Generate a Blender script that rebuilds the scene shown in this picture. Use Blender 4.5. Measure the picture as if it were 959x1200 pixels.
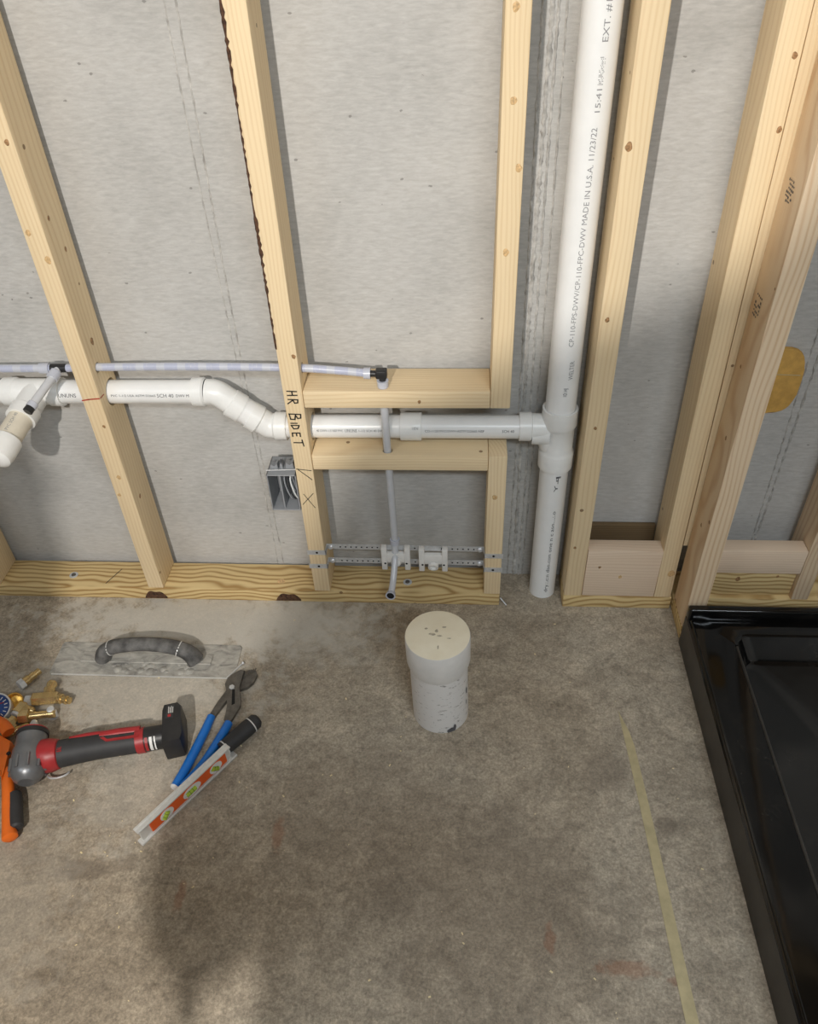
import bpy, bmesh, math, random
from mathutils import Vector, Matrix, Euler
from math import sin, cos, pi, sqrt, atan2, radians

for o in list(bpy.data.objects):
    bpy.data.objects.remove(o, do_unlink=True)
scene = bpy.context.scene
COL = scene.collection
random.seed(7)

# ------------------------------------------------------------------ camera
CAM_POS = Vector((0.33143, -1.29556, 1.38624))
YAW, PITCH, ROLL = -0.08942, 0.70129, -0.04619
F_PX = 924.965
fwd = Vector((sin(YAW) * cos(PITCH), cos(YAW) * cos(PITCH), -sin(PITCH)))
rgt = Vector((cos(YAW), -sin(YAW), 0))
upv = rgt.cross(fwd)
R2 = cos(ROLL) * rgt + sin(ROLL) * upv
U2 = -sin(ROLL) * rgt + cos(ROLL) * upv
cam_data = bpy.data.cameras.new('camera')
cam = bpy.data.objects.new('camera', cam_data)
COL.objects.link(cam)
M3 = Matrix((R2, U2, -fwd)).transposed()
cam.matrix_world = Matrix.Translation(CAM_POS) @ M3.to_4x4()
cam_data.sensor_fit = 'HORIZONTAL'
cam_data.sensor_width = 36.0
cam_data.lens = 36.0 * F_PX / 959.0
cam_data.clip_start = 0.01
scene.camera = cam

# ------------------------------------------------------------------ world, lights, exposure
world = bpy.data.worlds.new('world')
scene.world = world
world.use_nodes = True
world.node_tree.nodes['Background'].inputs[0].default_value = (0.5, 0.52, 0.55, 1)
world.node_tree.nodes['Background'].inputs[1].default_value = 0.1
vs = scene.view_settings
vs.view_transform = 'Standard'
vs.look = 'None'
vs.exposure = 0.0
vs.gamma = 1.0
vs.use_curve_mapping = False
LAMP = Vector((-0.16, -2.1, 1.70))          # work light standing in the room behind the photographer
KEY_POWER = 38.5
FILL_POWER = 32.0


def area_light(name, loc, target, size, power, color, size_y=None):
    d = bpy.data.lights.new(name, 'AREA')
    d.energy = power
    d.color = color
    if size_y:
        d.shape = 'RECTANGLE'
        d.size = size
        d.size_y = size_y
    else:
        d.shape = 'DISK'
        d.size = size
    o = bpy.data.objects.new(name, d)
    COL.objects.link(o)
    o.location = loc
    o.rotation_euler = (Vector(target) - Vector(loc)).to_track_quat('-Z', 'Y').to_euler()
    return o


KEY_TARGET = Vector((0.70, 0.0, 0.85))
area_light('work_light_beam', LAMP, KEY_TARGET, 0.05, KEY_POWER, (1.0, 0.95, 0.88))
area_light('fill_light_beam', (0.9, -2.3, 2.36), (0.9, -2.3, 0), 1.2, FILL_POWER * 1.45, (0.84, 0.93, 1.0), 0.25)  # unseen ceiling fill, added to lift the shaded areas
area_light('fill_light_beam', (-1.5, -2.2, 2.36), (-1.5, -2.2, 0), 1.2, FILL_POWER * 0.55, (0.86, 0.94, 1.0), 0.25)  # second added fill, weaker, on the left

# ------------------------------------------------------------------ materials
def new_mat(name):
    m = bpy.data.materials.new(name)
    m.use_nodes = True
    nt = m.node_tree
    return m, nt, nt.nodes['Principled BSDF']


def N(nt, typ, **kw):
    n = nt.nodes.new(typ)
    for k, v in kw.items():
        if k.startswith('i_'):
            key = k[2:]
            n.inputs[int(key) if key.isdigit() else key.replace('_', ' ')].default_value = v
        else:
            setattr(n, k, v)
    return n


def L(nt, a, b):
    nt.links.new(a, b)


def ramp(nt, fac, stops):
    r = N(nt, 'ShaderNodeValToRGB')
    e = r.color_ramp.elements
    e[0].position, e[0].color = stops[0][0], (*stops[0][1], 1)
    e[1].position, e[1].color = stops[-1][0], (*stops[-1][1], 1)
    for p, c in stops[1:-1]:
        k = e.new(p)
        k.color = (*c, 1)
    L(nt, fac, r.inputs[0])
    return r.outputs[0]


def mix(nt, fac, a, b, mode='MIX'):
    m = N(nt, 'ShaderNodeMix', data_type='RGBA', blend_type=mode)
    for inp, v in ((m.inputs[0], fac), (m.inputs[6], a), (m.inputs[7], b)):
        if hasattr(v, 'links'):
            L(nt, v, inp)
        elif isinstance(v, (int, float)):
            inp.default_value = v
        else:
            inp.default_value = (*v, 1)
    return m.outputs[2]


def math_n(nt, op, a, b=None, clamp=False):
    m = N(nt, 'ShaderNodeMath', operation=op, use_clamp=clamp)
    for i, v in ((0, a), (1, b)):
        if v is None:
            continue
        if hasattr(v, 'links'):
            L(nt, v, m.inputs[i])
        else:
            m.inputs[i].default_value = v
    return m.outputs[0]


def bump(nt, bsdf, height, strength, dist=0.002):
    b = N(nt, 'ShaderNodeBump')
    b.inputs['Strength'].default_value = strength
    b.inputs['Distance'].default_value = dist
    L(nt, height, b.inputs['Height'])
    L(nt, b.outputs[0], bsdf.inputs['Normal'])


def noise(nt, vec, scale, detail=4, rough=0.55, dist=0.0):
    n = N(nt, 'ShaderNodeTexNoise')
    n.inputs['Scale'].default_value = scale
    n.inputs['Detail'].default_value = detail
    n.inputs['Roughness'].default_value = rough
    n.inputs['Distortion'].default_value = dist
    if vec is not None:
        L(nt, vec, n.inputs['Vector'])
    return n.outputs[0]


def mapping(nt, vec, scale=(1, 1, 1), loc=(0, 0, 0), rot=(0, 0, 0)):
    m = N(nt, 'ShaderNodeMapping')
    m.inputs['Scale'].default_value = scale
    m.inputs['Location'].default_value = loc
    m.inputs['Rotation'].default_value = rot
    L(nt, vec, m.inputs['Vector'])
    return m.outputs[0]


def simple(name, col, rough=0.5, metal=0.0, var=0.08, vscale=40, bumps=0.0, coat=0.0, spec=0.5, alpha=None, sss=0):
    m, nt, b = new_mat(name)
    tc = N(nt, 'ShaderNodeTexCoord').outputs['Object']
    n = noise(nt, tc, vscale, 5)
    lo = tuple(max(0, c * (1 - var)) for c in col)
    hi = tuple(min(1, c * (1 + var)) for c in col)
    L(nt, ramp(nt, n, [(0.3, lo), (0.7, hi)]), b.inputs['Base Color'])
    b.inputs['Roughness'].default_value = rough
    b.inputs['Metallic'].default_value = metal
    b.inputs['Coat Weight'].default_value = coat
    b.inputs['Specular IOR Level'].default_value = spec
    if bumps:
        bump(nt, b, n, bumps)
    return m


def wood(name, light, dark, ring=0.35, axis='Z', ring_scale=46, offs=(0.05, 0.09, 0), tilt=(0.03, 0.045), rough=0.62, blot=0.5, warp=(0.030, 2.2)):
    m, nt, b = new_mat(name)
    tc = N(nt, 'ShaderNodeTexCoord').outputs['Object']
    info = N(nt, 'ShaderNodeObjectInfo')
    vm = N(nt, 'ShaderNodeVectorMath', operation='MULTIPLY_ADD')
    comb = N(nt, 'ShaderNodeCombineXYZ')
    L(nt, info.outputs['Random'], comb.inputs[0])
    L(nt, math_n(nt, 'MULTIPLY', info.outputs['Random'], 0.7), comb.inputs[1])
    L(nt, math_n(nt, 'MULTIPLY', info.outputs['Random'], 30.0), comb.inputs[2])
    rotm = (0, 0, 0) if axis == 'Z' else ((0, -pi / 2, 0) if axis == 'X' else (pi / 2, 0, 0))
    base = mapping(nt, tc, rot=rotm)
    vm.inputs[1].default_value = (1, 1, 1)
    sc = N(nt, 'ShaderNodeVectorMath', operation='MULTIPLY')
    L(nt, comb.outputs[0], sc.inputs[0])
    sc.inputs[1].default_value = (0.07, 0.09, 1.0)
    L(nt, base, vm.inputs[0])
    L(nt, sc.outputs[0], vm.inputs[2])
    v = vm.outputs[0]
    wn = N(nt, 'ShaderNodeTexNoise')
    wn.inputs['Scale'].default_value = 1.0
    wn.inputs['Detail'].default_value = 2.0
    L(nt, mapping(nt, v, scale=(7, 7, warp[1])), wn.inputs['Vector'])
    ws = N(nt, 'ShaderNodeVectorMath', operation='MULTIPLY_ADD')
    L(nt, wn.outputs['Color'], ws.inputs[0])
    ws.inputs[1].default_value = (warp[0], warp[0], 0)
    L(nt, v, ws.inputs[2])
    vr = mapping(nt, ws.outputs[0], scale=(1, 1, 0.16), loc=offs, rot=(tilt[0], tilt[1], 0))
    w = N(nt, 'ShaderNodeTexWave', wave_type='RINGS', rings_direction='Z')
    w.inputs['Scale'].default_value = ring_scale
    w.inputs['Distortion'].default_value = 2.2
    w.inputs['Detail'].default_value = 2.0
    w.inputs['Detail Scale'].default_value = 0.35
    L(nt, vr, w.inputs['Vector'])
    fib = noise(nt, mapping(nt, v, scale=(260, 260, 6)), 1.0, 4, 0.6)
    blo = noise(nt, mapping(nt, v, scale=(14, 14, 2.0)), 1.0, 3)
    rr = math_n(nt, 'POWER', w.outputs[1], 2.2)
    f = math_n(nt, 'ADD', math_n(nt, 'MULTIPLY', rr, ring), math_n(nt, 'MULTIPLY', math_n(nt, 'SUBTRACT', fib, 0.5), 0.5))
    f = math_n(nt, 'ADD', f, math_n(nt, 'MULTIPLY', math_n(nt, 'SUBTRACT', blo, 0.5), blot), clamp=True)
    col = mix(nt, f, light, dark)
    # small round pin knots
    vo = N(nt, 'ShaderNodeTexVoronoi')
    vo.inputs['Scale'].default_value = 13
    L(nt, v, vo.inputs['Vector'])
    k = math_n(nt, 'LESS_THAN', vo.outputs['Distance'], 0.055)
    col = mix(nt, math_n(nt, 'MULTIPLY', k, 0.75), col, (0.16, 0.075, 0.03))
    hsv = N(nt, 'ShaderNodeHueSaturation')
    L(nt, col, hsv.inputs['Color'])
    L(nt, math_n(nt, 'ADD', math_n(nt, 'MULTIPLY', info.outputs['Random'], 0.12), 0.94), hsv.inputs['Value'])
    L(nt, hsv.outputs[0], b.inputs['Base Color'])
    b.inputs['Roughness'].default_value = rough
    b.inputs['Specular IOR Level'].default_value = 0.3
    bump(nt, b, math_n(nt, 'ADD', fib, math_n(nt, 'MULTIPLY', rr, 0.4)), 0.25, 0.001)
    return m


PINE_L, PINE_D = (0.84, 0.67, 0.43), (0.62, 0.41, 0.20)
MAT = {}
MAT['pine_z'] = wood('pine_upright', PINE_L, PINE_D, 0.30)
MAT['pine_x'] = wood('pine_lying', PINE_L, PINE_D, 0.30, axis='X')
MAT['pine_pink_z'] = wood('pine_pinkish', (0.83, 0.65, 0.45), (0.60, 0.37, 0.20), 0.55, tilt=(0.05, 0.03), ring_scale=34, warp=(0.05, 2.5))
MAT['pine_pale_x'] = wood('pine_pale', (0.78, 0.62, 0.47), (0.58, 0.40, 0.26), 0.28, axis='X')
MAT['treated_x'] = wood('treated_pine', (0.74, 0.56, 0.28), (0.36, 0.21, 0.07), 0.85, axis='X', ring_scale=24, offs=(0.012, 0.03, 0), tilt=(0.02, 0.06), blot=0.6, warp=(0.085, 4.5))
MAT['shaded_board'] = wood('treated_board_with_shade', (0.17, 0.115, 0.06), (0.09, 0.055, 0.025), 0.5, axis='X')  # treated wood darkened, the shade behind the front block is in its colour
MAT['knot'] = simple('knot_wood', (0.34, 0.19, 0.085), 0.6, var=0.6, vscale=300)
MAT['knot_pale'] = simple('pale_knot_wood', (0.62, 0.41, 0.20), 0.6, var=0.35, vscale=300)
MAT['bark'] = simple('bark', (0.075, 0.035, 0.018), 0.9, var=0.7, vscale=150, bumps=0.6)

MAT['pvc'] = simple('white_pvc', (0.86, 0.86, 0.85), 0.28, var=0.025, vscale=30)
MAT['pvc_fit'] = simple('white_pvc_fitting', (0.85, 0.85, 0.83), 0.32, var=0.03, vscale=50)
MAT['pvc_beige'] = simple('ivory_pvc', (0.74, 0.68, 0.56), 0.35, var=0.05, vscale=50)
MAT['ink'] = simple('grey_ink', (0.10, 0.10, 0.11), 0.6)
MAT['ink_soft'] = simple('faded_ink', (0.30, 0.30, 0.31), 0.6)
MAT['marker'] = simple('black_marker', (0.02, 0.017, 0.015), 0.7)
MAT['red_mark'] = simple('red_marker', (0.40, 0.03, 0.02), 0.7)
MAT['hole'] = simple('dark_hole', (0.008, 0.008, 0.008), 0.9)
MAT['black_plastic'] = simple('black_plastic', (0.02, 0.02, 0.021), 0.42, var=0.2)
MAT['black_rubber'] = simple('charcoal_rubber', (0.034, 0.034, 0.036), 0.6, var=0.15, bumps=0.05)
MAT['dusty_black'] = simple('dusty_black_plastic', (0.115, 0.112, 0.108), 0.75, var=0.75, vscale=35, bumps=0.1)
MAT['steel'] = simple('galvanised_steel', (0.68, 0.69, 0.70), 0.38, metal=0.45, var=0.12, vscale=120)
MAT['dark_steel'] = simple('dark_steel', (0.17, 0.16, 0.145), 0.45, metal=0.7, var=0.25, vscale=90, bumps=0.08)
MAT['alum'] = simple('brushed_aluminium', (0.74, 0.74, 0.72), 0.4, metal=0.35, var=0.08, vscale=100)
MAT['brass'] = simple('brass', (0.72, 0.54, 0.26), 0.27, metal=0.85, var=0.2, vscale=70)
MAT['brass_gold'] = simple('yellow_brass', (0.78, 0.46, 0.10), 0.3, metal=0.75, var=0.15, vscale=70)
MAT['red_plastic'] = simple('red_plastic', (0.36, 0.025, 0.028), 0.4, var=0.12)
MAT['orange'] = simple('orange_plastic', (0.85, 0.17, 0.015), 0.4, var=0.08)
MAT['orange_red'] = simple('level_orange', (0.82, 0.12, 0.015), 0.35, var=0.05)
MAT['blue'] = simple('blue_grip', (0.012, 0.17, 0.60), 0.42, var=0.1)
MAT['blue_dial'] = simple('blue_dial', (0.03, 0.07, 0.22), 0.3, var=0.4)
MAT['grey_plastic'] = simple('grey_box_plastic', (0.30, 0.31, 0.325), 0.5, var=0.08)
MAT['grey_metal'] = simple('grey_housing', (0.19, 0.195, 0.205), 0.35, metal=0.5, var=0.12)
MAT['white_paint'] = simple('white_plastic', (0.80, 0.80, 0.78), 0.4, var=0.03)
MAT['bracket_white'] = simple('bracket_plastic', (0.82, 0.80, 0.76), 0.5, var=0.05)
MAT['green_vial'] = simple('green_vial', (0.40, 0.55, 0.06), 0.15, var=0.1)
MAT['ochre'] = simple('ochre_foam', (0.62, 0.36, 0.09), 0.8, var=0.15, vscale=60, bumps=0.3)
MAT['skin'] = simple('skin', (0.55, 0.33, 0.24), 0.5)
MAT['shirt'] = simple('dark_shirt', (0.05, 0.06, 0.08), 0.85)
MAT['trousers'] = simple('work_trousers', (0.08, 0.075, 0.07), 0.85)
MAT['boots'] = simple('brown_boots', (0.10, 0.055, 0.03), 0.7)
MAT['hair'] = simple('brown_hair', (0.035, 0.02, 0.012), 0.6)
MAT['plywood'] = wood('plywood', (0.62, 0.46, 0.28), (0.45, 0.30, 0.16), 0.3, axis='X')
MAT['shade_bucket'] = simple('orange_bucket', (0.75, 0.20, 0.03), 0.45)
MAT['smudge'] = simple('grey_smudge', (0.40, 0.36, 0.28), 0.8, var=0.4, vscale=200)
MAT['tape'] = simple('masking_tape', (0.50, 0.425, 0.25), 0.65, var=0.14, vscale=45, bumps=0.1)
MAT['chip'] = simple('wood_chip', (0.80, 0.68, 0.42), 0.8, var=0.25, vscale=200)

# translucent tubing
def pex_mat(name, col, stripes=False):
    m, nt, b = new_mat(name)
    tc = N(nt, 'ShaderNodeTexCoord').outputs['Object']
    c = ramp(nt, noise(nt, tc, 60, 3), [(0.3, tuple(x * .93 for x in col)), (0.7, col)])
    if stripes:
        sx = N(nt, 'ShaderNodeSeparateXYZ')
        L(nt, tc, sx.inputs[0])
        # repeated pale blue print along the tube
        s1 = math_n(nt, 'FRACT', math_n(nt, 'MULTIPLY', sx.outputs[0], 24.0))
        k = math_n(nt, 'LESS_THAN', s1, 0.62)
        n2 = math_n(nt, 'GREATER_THAN', noise(nt, mapping(nt, tc, scale=(420, 60, 60)), 1.0, 2), 0.36)
        zz = math_n(nt, 'LESS_THAN', sx.outputs[1], 0.028)
        k = math_n(nt, 'MULTIPLY', math_n(nt, 'MULTIPLY', k, n2), zz)
        c = mix(nt, math_n(nt, 'MULTIPLY', k, 0.32), c, (0.34, 0.38, 0.66))
    L(nt, c, b.inputs['Base Color'])
    b.inputs['Roughness'].default_value = 0.25
    b.inputs['Transmission Weight'].default_value = 0.12
    b.inputs['Subsurface Weight'].default_value = 0.15
    b.inputs['Subsurface Radius'].default_value = (0.004, 0.004, 0.004)
    return m


MAT['pex'] = pex_mat('pex_tubing', (0.66, 0.68, 0.75), True)
MAT['pex_plain'] = pex_mat('pex_tubing_plain', (0.70, 0.71, 0.74))
MAT['pex_ring'] = pex_mat('pex_ring', (0.64, 0.66, 0.74))

# black glossy shower pan
def pan_mat():
    m, nt, b = new_mat('black_acrylic')
    tc = N(nt, 'ShaderNodeTexCoord').outputs['Object']
    n1 = noise(nt, tc, 9, 6, 0.6, 0.8)
    dust = ramp(nt, n1, [(0.5, (0, 0, 0)), (0.85, (1, 1, 1))])
    fine = noise(nt, tc, 260, 3)
    dd = mix(nt, 1.0, dust, ramp(nt, fine, [(0.45, (0, 0, 0)), (0.75, (1, 1, 1))]), 'MULTIPLY')
    L(nt, mix(nt, dd, (0.0035, 0.0034, 0.0034), (0.05, 0.044, 0.038)), b.inputs['Base Color'])
    L(nt, math_n(nt, 'ADD', math_n(nt, 'MULTIPLY', n1, 0.14), 0.03), b.inputs['Roughness'])
    bump(nt, b, noise(nt, tc, 5, 3), 0.12, 0.01)
    return m


MAT['pan'] = pan_mat()
MAT['pan_side'] = simple('black_acrylic_side', (0.034, 0.031, 0.028), 0.40, var=0.3, vscale=25)


def stain(nt, vec, col, center, radius, scol, amt, nscale=14, stretch=(1, 1), soft=0.55):
    sub = N(nt, 'ShaderNodeVectorMath', operation='SUBTRACT')
    L(nt, vec, sub.inputs[0])
    sub.inputs[1].default_value = (center[0], center[1], 0)
    mul = N(nt, 'ShaderNodeVectorMath', operation='MULTIPLY')
    L(nt, sub.outputs[0], mul.inputs[0])
    mul.inputs[1].default_value = (stretch[0] / radius, stretch[1] / radius, 0)
    ln = N(nt, 'ShaderNodeVectorMath', operation='LENGTH')
    L(nt, mul.outputs[0], ln.inputs[0])
    nn = noise(nt, vec, nscale, 6, 0.65)
    d = math_n(nt, 'ADD', ln.outputs['Value'], math_n(nt, 'MULTIPLY', math_n(nt, 'SUBTRACT', nn, 0.5), 2.4))
    f = ramp(nt, d, [(soft, (1, 1, 1)), (1.0, (0, 0, 0))])
    fa = math_n(nt, 'MULTIPLY', f, amt)
    return mix(nt, fa, col, scol)


def floor_mat():
    m, nt, b = new_mat('concrete_floor')
    tc = N(nt, 'ShaderNodeTexCoord').outputs['Object']
    big = noise(nt, tc, 2.3, 7, 0.62, 0.9)
    mid = noise(nt, tc, 9, 6, 0.65, 1.2)
    swirl = noise(nt, mapping(nt, tc, scale=(15, 27, 1), rot=(0, 0, 0.8)), 1.0, 5, 0.6, 1.6)
    fine = noise(nt, tc, 210, 4, 0.75)
    spk = noise(nt, mapping(nt, tc, scale=(78, 78, 1), rot=(0, 0, -0.3)), 1.0, 5, 0.75, 0.6)
    col = ramp(nt, big, [(0.28, (0.315, 0.262, 0.195)), (0.45, (0.365, 0.310, 0.238)), (0.6, (0.400, 0.348, 0.274)), (0.8, (0.45, 0.400, 0.325))])
    col = mix(nt, 0.55, col, ramp(nt, mid, [(0.28, (0.27, 0.26, 0.25)), (0.5, (0.5, 0.5, 0.5)), (0.72, (0.70, 0.70, 0.70))]), 'OVERLAY')
    col = mix(nt, 0.40, col, ramp(nt, swirl, [(0.3, (0.30, 0.30, 0.30)), (0.7, (0.68, 0.68, 0.68))]), 'OVERLAY')
    col = mix(nt, 0.42, col, ramp(nt, fine, [(0.36, (0.20, 0.20, 0.20)), (0.64, (0.80, 0.80, 0.80))]), 'OVERLAY')
    col = mix(nt, 0.40, col, ramp(nt, spk, [(0.34, (0.20, 0.20, 0.20)), (0.5, (0.52, 0.52, 0.52)), (0.66, (0.80, 0.80, 0.80))]), 'OVERLAY')
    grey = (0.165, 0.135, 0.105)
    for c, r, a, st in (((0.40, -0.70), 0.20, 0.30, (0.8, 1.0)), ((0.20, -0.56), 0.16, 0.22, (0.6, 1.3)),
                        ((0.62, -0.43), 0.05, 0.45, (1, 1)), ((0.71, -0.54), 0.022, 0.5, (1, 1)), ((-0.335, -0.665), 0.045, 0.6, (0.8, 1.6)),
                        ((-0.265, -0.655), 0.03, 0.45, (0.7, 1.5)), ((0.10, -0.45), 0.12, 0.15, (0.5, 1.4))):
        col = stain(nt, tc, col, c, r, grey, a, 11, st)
    dust = (0.56, 0.53, 0.47)
    for c, r, a, st in (((-0.36, -0.27), 0.22, 0.5, (0.7, 1.5)), ((-0.28, -0.07), 0.20, 0.75, (0.45, 1.7)), ((-0.02, -0.08), 0.14, 0.35, (0.6, 1.0)), ((-0.30, -0.50), 0.14, 0.3, (1, 1)), ((-0.5, -0.75), 0.2, 0.25, (1, 1))):
        col = stain(nt, tc, col, c, r, dust, a, 26, st)
    rust = (0.30, 0.115, 0.055)
    for c, r, st in (((0.483, -0.745), 0.020, (1.6, 0.7)), ((0.606, -0.785), 0.030, (0.55, 1.9)), ((-0.002, -0.585), 0.022, (1.8, 0.55)), ((-0.155, -0.705), 0.02, (1.8, 0.6)), ((0.675, -0.80), 0.012, (0.7, 1.4))):
        col = stain(nt, tc, col, c, r, rust, 0.38, 40, st)
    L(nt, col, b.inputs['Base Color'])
    b.inputs['Roughness'].default_value = 0.72
    b.inputs['Specular IOR Level'].default_value = 0.35
    h = math_n(nt, 'ADD', math_n(nt, 'MULTIPLY', swirl, 1.0), math_n(nt, 'MULTIPLY', spk, 1.2))
    bump(nt, b, h, 0.26, 0.0025)
    return m


def wall_mat():
    m, nt, b = new_mat('poured_concrete')
    tc = N(nt, 'ShaderNodeTexCoord').outputs['Object']
    big = noise(nt, tc, 3.0, 6, 0.6, 0.6)
    streak = noise(nt, mapping(nt, tc, scale=(45, 45, 190)), 1.0, 5, 0.65, 0.3)
    fine = noise(nt, tc, 230, 4, 0.7)
    col = ramp(nt, big, [(0.25, (0.435, 0.425, 0.405)), (0.5, (0.51, 0.50, 0.48)), (0.78, (0.57, 0.555, 0.53))])
    col = mix(nt, 0.35, col, ramp(nt, streak, [(0.3, (0.30, 0.30, 0.30)), (0.7, (0.66, 0.66, 0.66))]), 'OVERLAY')
    vo = N(nt, 'ShaderNodeTexVoronoi')
    vo.inputs['Scale'].default_value = 17
    L(nt, mapping(nt, tc, scale=(1, 1, 1.6)), vo.inputs['Vector'])
    pit = math_n(nt, 'LESS_THAN', math_n(nt, 'ADD', vo.outputs['Distance'], math_n(nt, 'MULTIPLY', fine, 0.12)), 0.115)
    col = mix(nt, math_n(nt, 'MULTIPLY', pit, 0.6), col, (0.17, 0.16, 0.15))
    L(nt, col, b.inputs['Base Color'])
    b.inputs['Roughness'].default_value = 0.85
    b.inputs['Specular IOR Level'].default_value = 0.25
    h = math_n(nt, 'SUBTRACT', math_n(nt, 'ADD', streak, math_n(nt, 'MULTIPLY', fine, 0.6)), math_n(nt, 'MULTIPLY', pit, 1.5))
    bump(nt, b, h, 0.28, 0.002)
    return m


MAT['floor'] = floor_mat()
MAT['wall'] = wall_mat()
MAT['seam'] = simple('rough_concrete', (0.44, 0.425, 0.40), 0.9, var=0.34, vscale=70, bumps=0.7)
MAT['ceiling'] = simple('bare_ceiling_boards', (0.24, 0.19, 0.13), 0.9)

# ------------------------------------------------------------------ mesh helpers
def finish(name, bm, mat, parent=None, smooth=False, angle=35, loc=None):
    me = bpy.data.meshes.new(name)
    bmesh.ops.recalc_face_normals(bm, faces=bm.faces[:])
    bm.to_mesh(me)
    bm.free()
    for mm in (mat if isinstance(mat, (list, tuple)) else [mat]):
        me.materials.append(MAT[mm])
    if smooth:
        for p in me.polygons:
            p.use_smooth = True
        me.set_sharp_from_angle(angle=radians(angle))
    o = bpy.data.objects.new(name, me)
    COL.objects.link(o)
    if parent is not None:
        o.parent = parent
    if loc is not None:
        o.location = loc
    return o


def tag(o, label=None, cat=None, group=None, kind=None):
    if label:
        o['label'] = label
    if cat:
        o['category'] = cat
    if group:
        o['group'] = group
    if kind:
        o['kind'] = kind
    return o


def empty(name, loc, label, cat, group=None, rot=(0, 0, 0)):
    o = bpy.data.objects.new(name, None)
    o.empty_display_size = 0.02
    COL.objects.link(o)
    o.location = loc
    o.rotation_euler = rot
    return tag(o, label, cat, group)


def bm_box(bm, lo, hi, bevel=0.0, seg=1, mtx=None):
    vs_ = [bm.verts.new((x, y, z)) for x in (lo[0], hi[0]) for y in (lo[1], hi[1]) for z in (lo[2], hi[2])]
    f = [(0, 1, 3, 2), (4, 6, 7, 5), (0, 4, 5, 1), (2, 3, 7, 6), (0, 2, 6, 4), (1, 5, 7, 3)]
    fs = [bm.faces.new([vs_[i] for i in q]) for q in f]
    geo_v = vs_
    if bevel:
        es = list({e for q in fs for e in q.edges})
        r = bmesh.ops.bevel(bm, geom=es, offset=bevel, segments=seg, affect='EDGES', profile=0.5)
        geo_v = list({v for q in r['faces'] for v in q.verts} | {v for v in vs_ if v.is_valid})
    if mtx is not None:
        bmesh.ops.transform(bm, matrix=mtx, verts=geo_v)
    return geo_v


def box(name, lo, hi, mat, parent=None, bevel=0.0, seg=1, origin=None, smooth=False):
    """box with world extents; origin (default centre of base) becomes the object's location"""
    if origin is None:
        origin = ((lo[0] + hi[0]) / 2, (lo[1] + hi[1]) / 2, lo[2])
    bm = bmesh.new()
    o_ = Vector(origin)
    bm_box(bm, Vector(lo) - o_, Vector(hi) - o_, bevel, seg)
    ob = finish(name, bm, mat, None, smooth)
    ob.location = o_
    if parent is not None:
        ob.parent = parent
        ob.location = o_ - parent.location
    return ob


def frame(axis):
    a = Vector(axis).normalized()
    t = Vector((0, 0, 1)) if abs(a.z) < 0.9 else Vector((1, 0, 0))
    u = t.cross(a).normalized()
    v = a.cross(u).normalized()
    return a, u, v


def bm_lathe(bm, p0, axis, prof, seg=24, cap0=True, cap1=True):
    """prof: list of (distance along the axis, radius)"""
    a, u, v = frame(axis)
    p0 = Vector(p0)
    rings = []
    for s, r in prof:
        rings.append([bm.verts.new(p0 + a * s + (u * cos(2 * pi * i / seg) + v * sin(2 * pi * i / seg)) * r) for i in range(seg)])
    for k in range(len(rings) - 1):
        for i in range(seg):
            j = (i + 1) % seg
            bm.faces.new((rings[k][i], rings[k][j], rings[k + 1][j], rings[k + 1][i]))
    if cap0:
        bm.faces.new(rings[0][::-1])
    if cap1:
        bm.faces.new(rings[-1])
    return rings


def lathe(name, p0, axis, prof, mat, parent=None, seg=24, cap0=True, cap1=True, angle=35):
    bm = bmesh.new()
    bm_lathe(bm, p0, axis, prof, seg, cap0, cap1)
    return finish(name, bm, mat, parent, True, angle)


def bm_tube(bm, pts, rad, seg=12, caps=True, flat=None, up=None):
    pts = [Vector(p) for p in pts]
    n = len(pts)
    rads = rad if isinstance(rad, (list, tuple)) else [rad] * n
    prev_u = None
    rings = []
    for i in range(n):
        t = (pts[min(i + 1, n - 1)] - pts[max(i - 1, 0)]).normalized()
        if prev_u is None:
            ref = Vector(up) if up else (Vector((0, 0, 1)) if abs(t.z) < 0.9 else Vector((1, 0, 0)))
            u = (ref - t * ref.dot(t)).normalized()
        else:
            u = (prev_u - t * prev_u.dot(t)).normalized()
        prev_u = u
        v = t.cross(u)
        fl = flat if flat else 1.0
        rings.append([bm.verts.new(pts[i] + (u * cos(2 * pi * k / seg) * fl + v * sin(2 * pi * k / seg)) * rads[i]) for k in range(seg)])
    for k in range(n - 1):
        for i in range(seg):
            j = (i + 1) % seg
            bm.faces.new((rings[k][i], rings[k][j], rings[k + 1][j], rings[k + 1][i]))
    if caps:
        bm.faces.new(rings[0][::-1])
        bm.faces.new(rings[-1])


def tube(name, pts, rad, mat, parent=None, seg=12, flat=None, up=None, caps=True):
    bm = bmesh.new()
    bm_tube(bm, pts, rad, seg, caps, flat, up)
    return finish(name, bm, mat, parent, True, 40)


def smooth_path(pts, sub=6):
    P = [Vector(p) for p in pts]
    out = []
    for i in range(len(P) - 1):
        p0, p1, p2, p3 = P[max(i - 1, 0)], P[i], P[i + 1], P[min(i + 2, len(P) - 1)]
        for k in range(sub):
            t = k / sub
            out.append(0.5 * ((2 * p1) + (p2 - p0) * t + (2 * p0 - 5 * p1 + 4 * p2 - p3) * t * t + (3 * p1 - p0 - 3 * p2 + p3) * t ** 3))
    out.append(P[-1])
    return out


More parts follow.
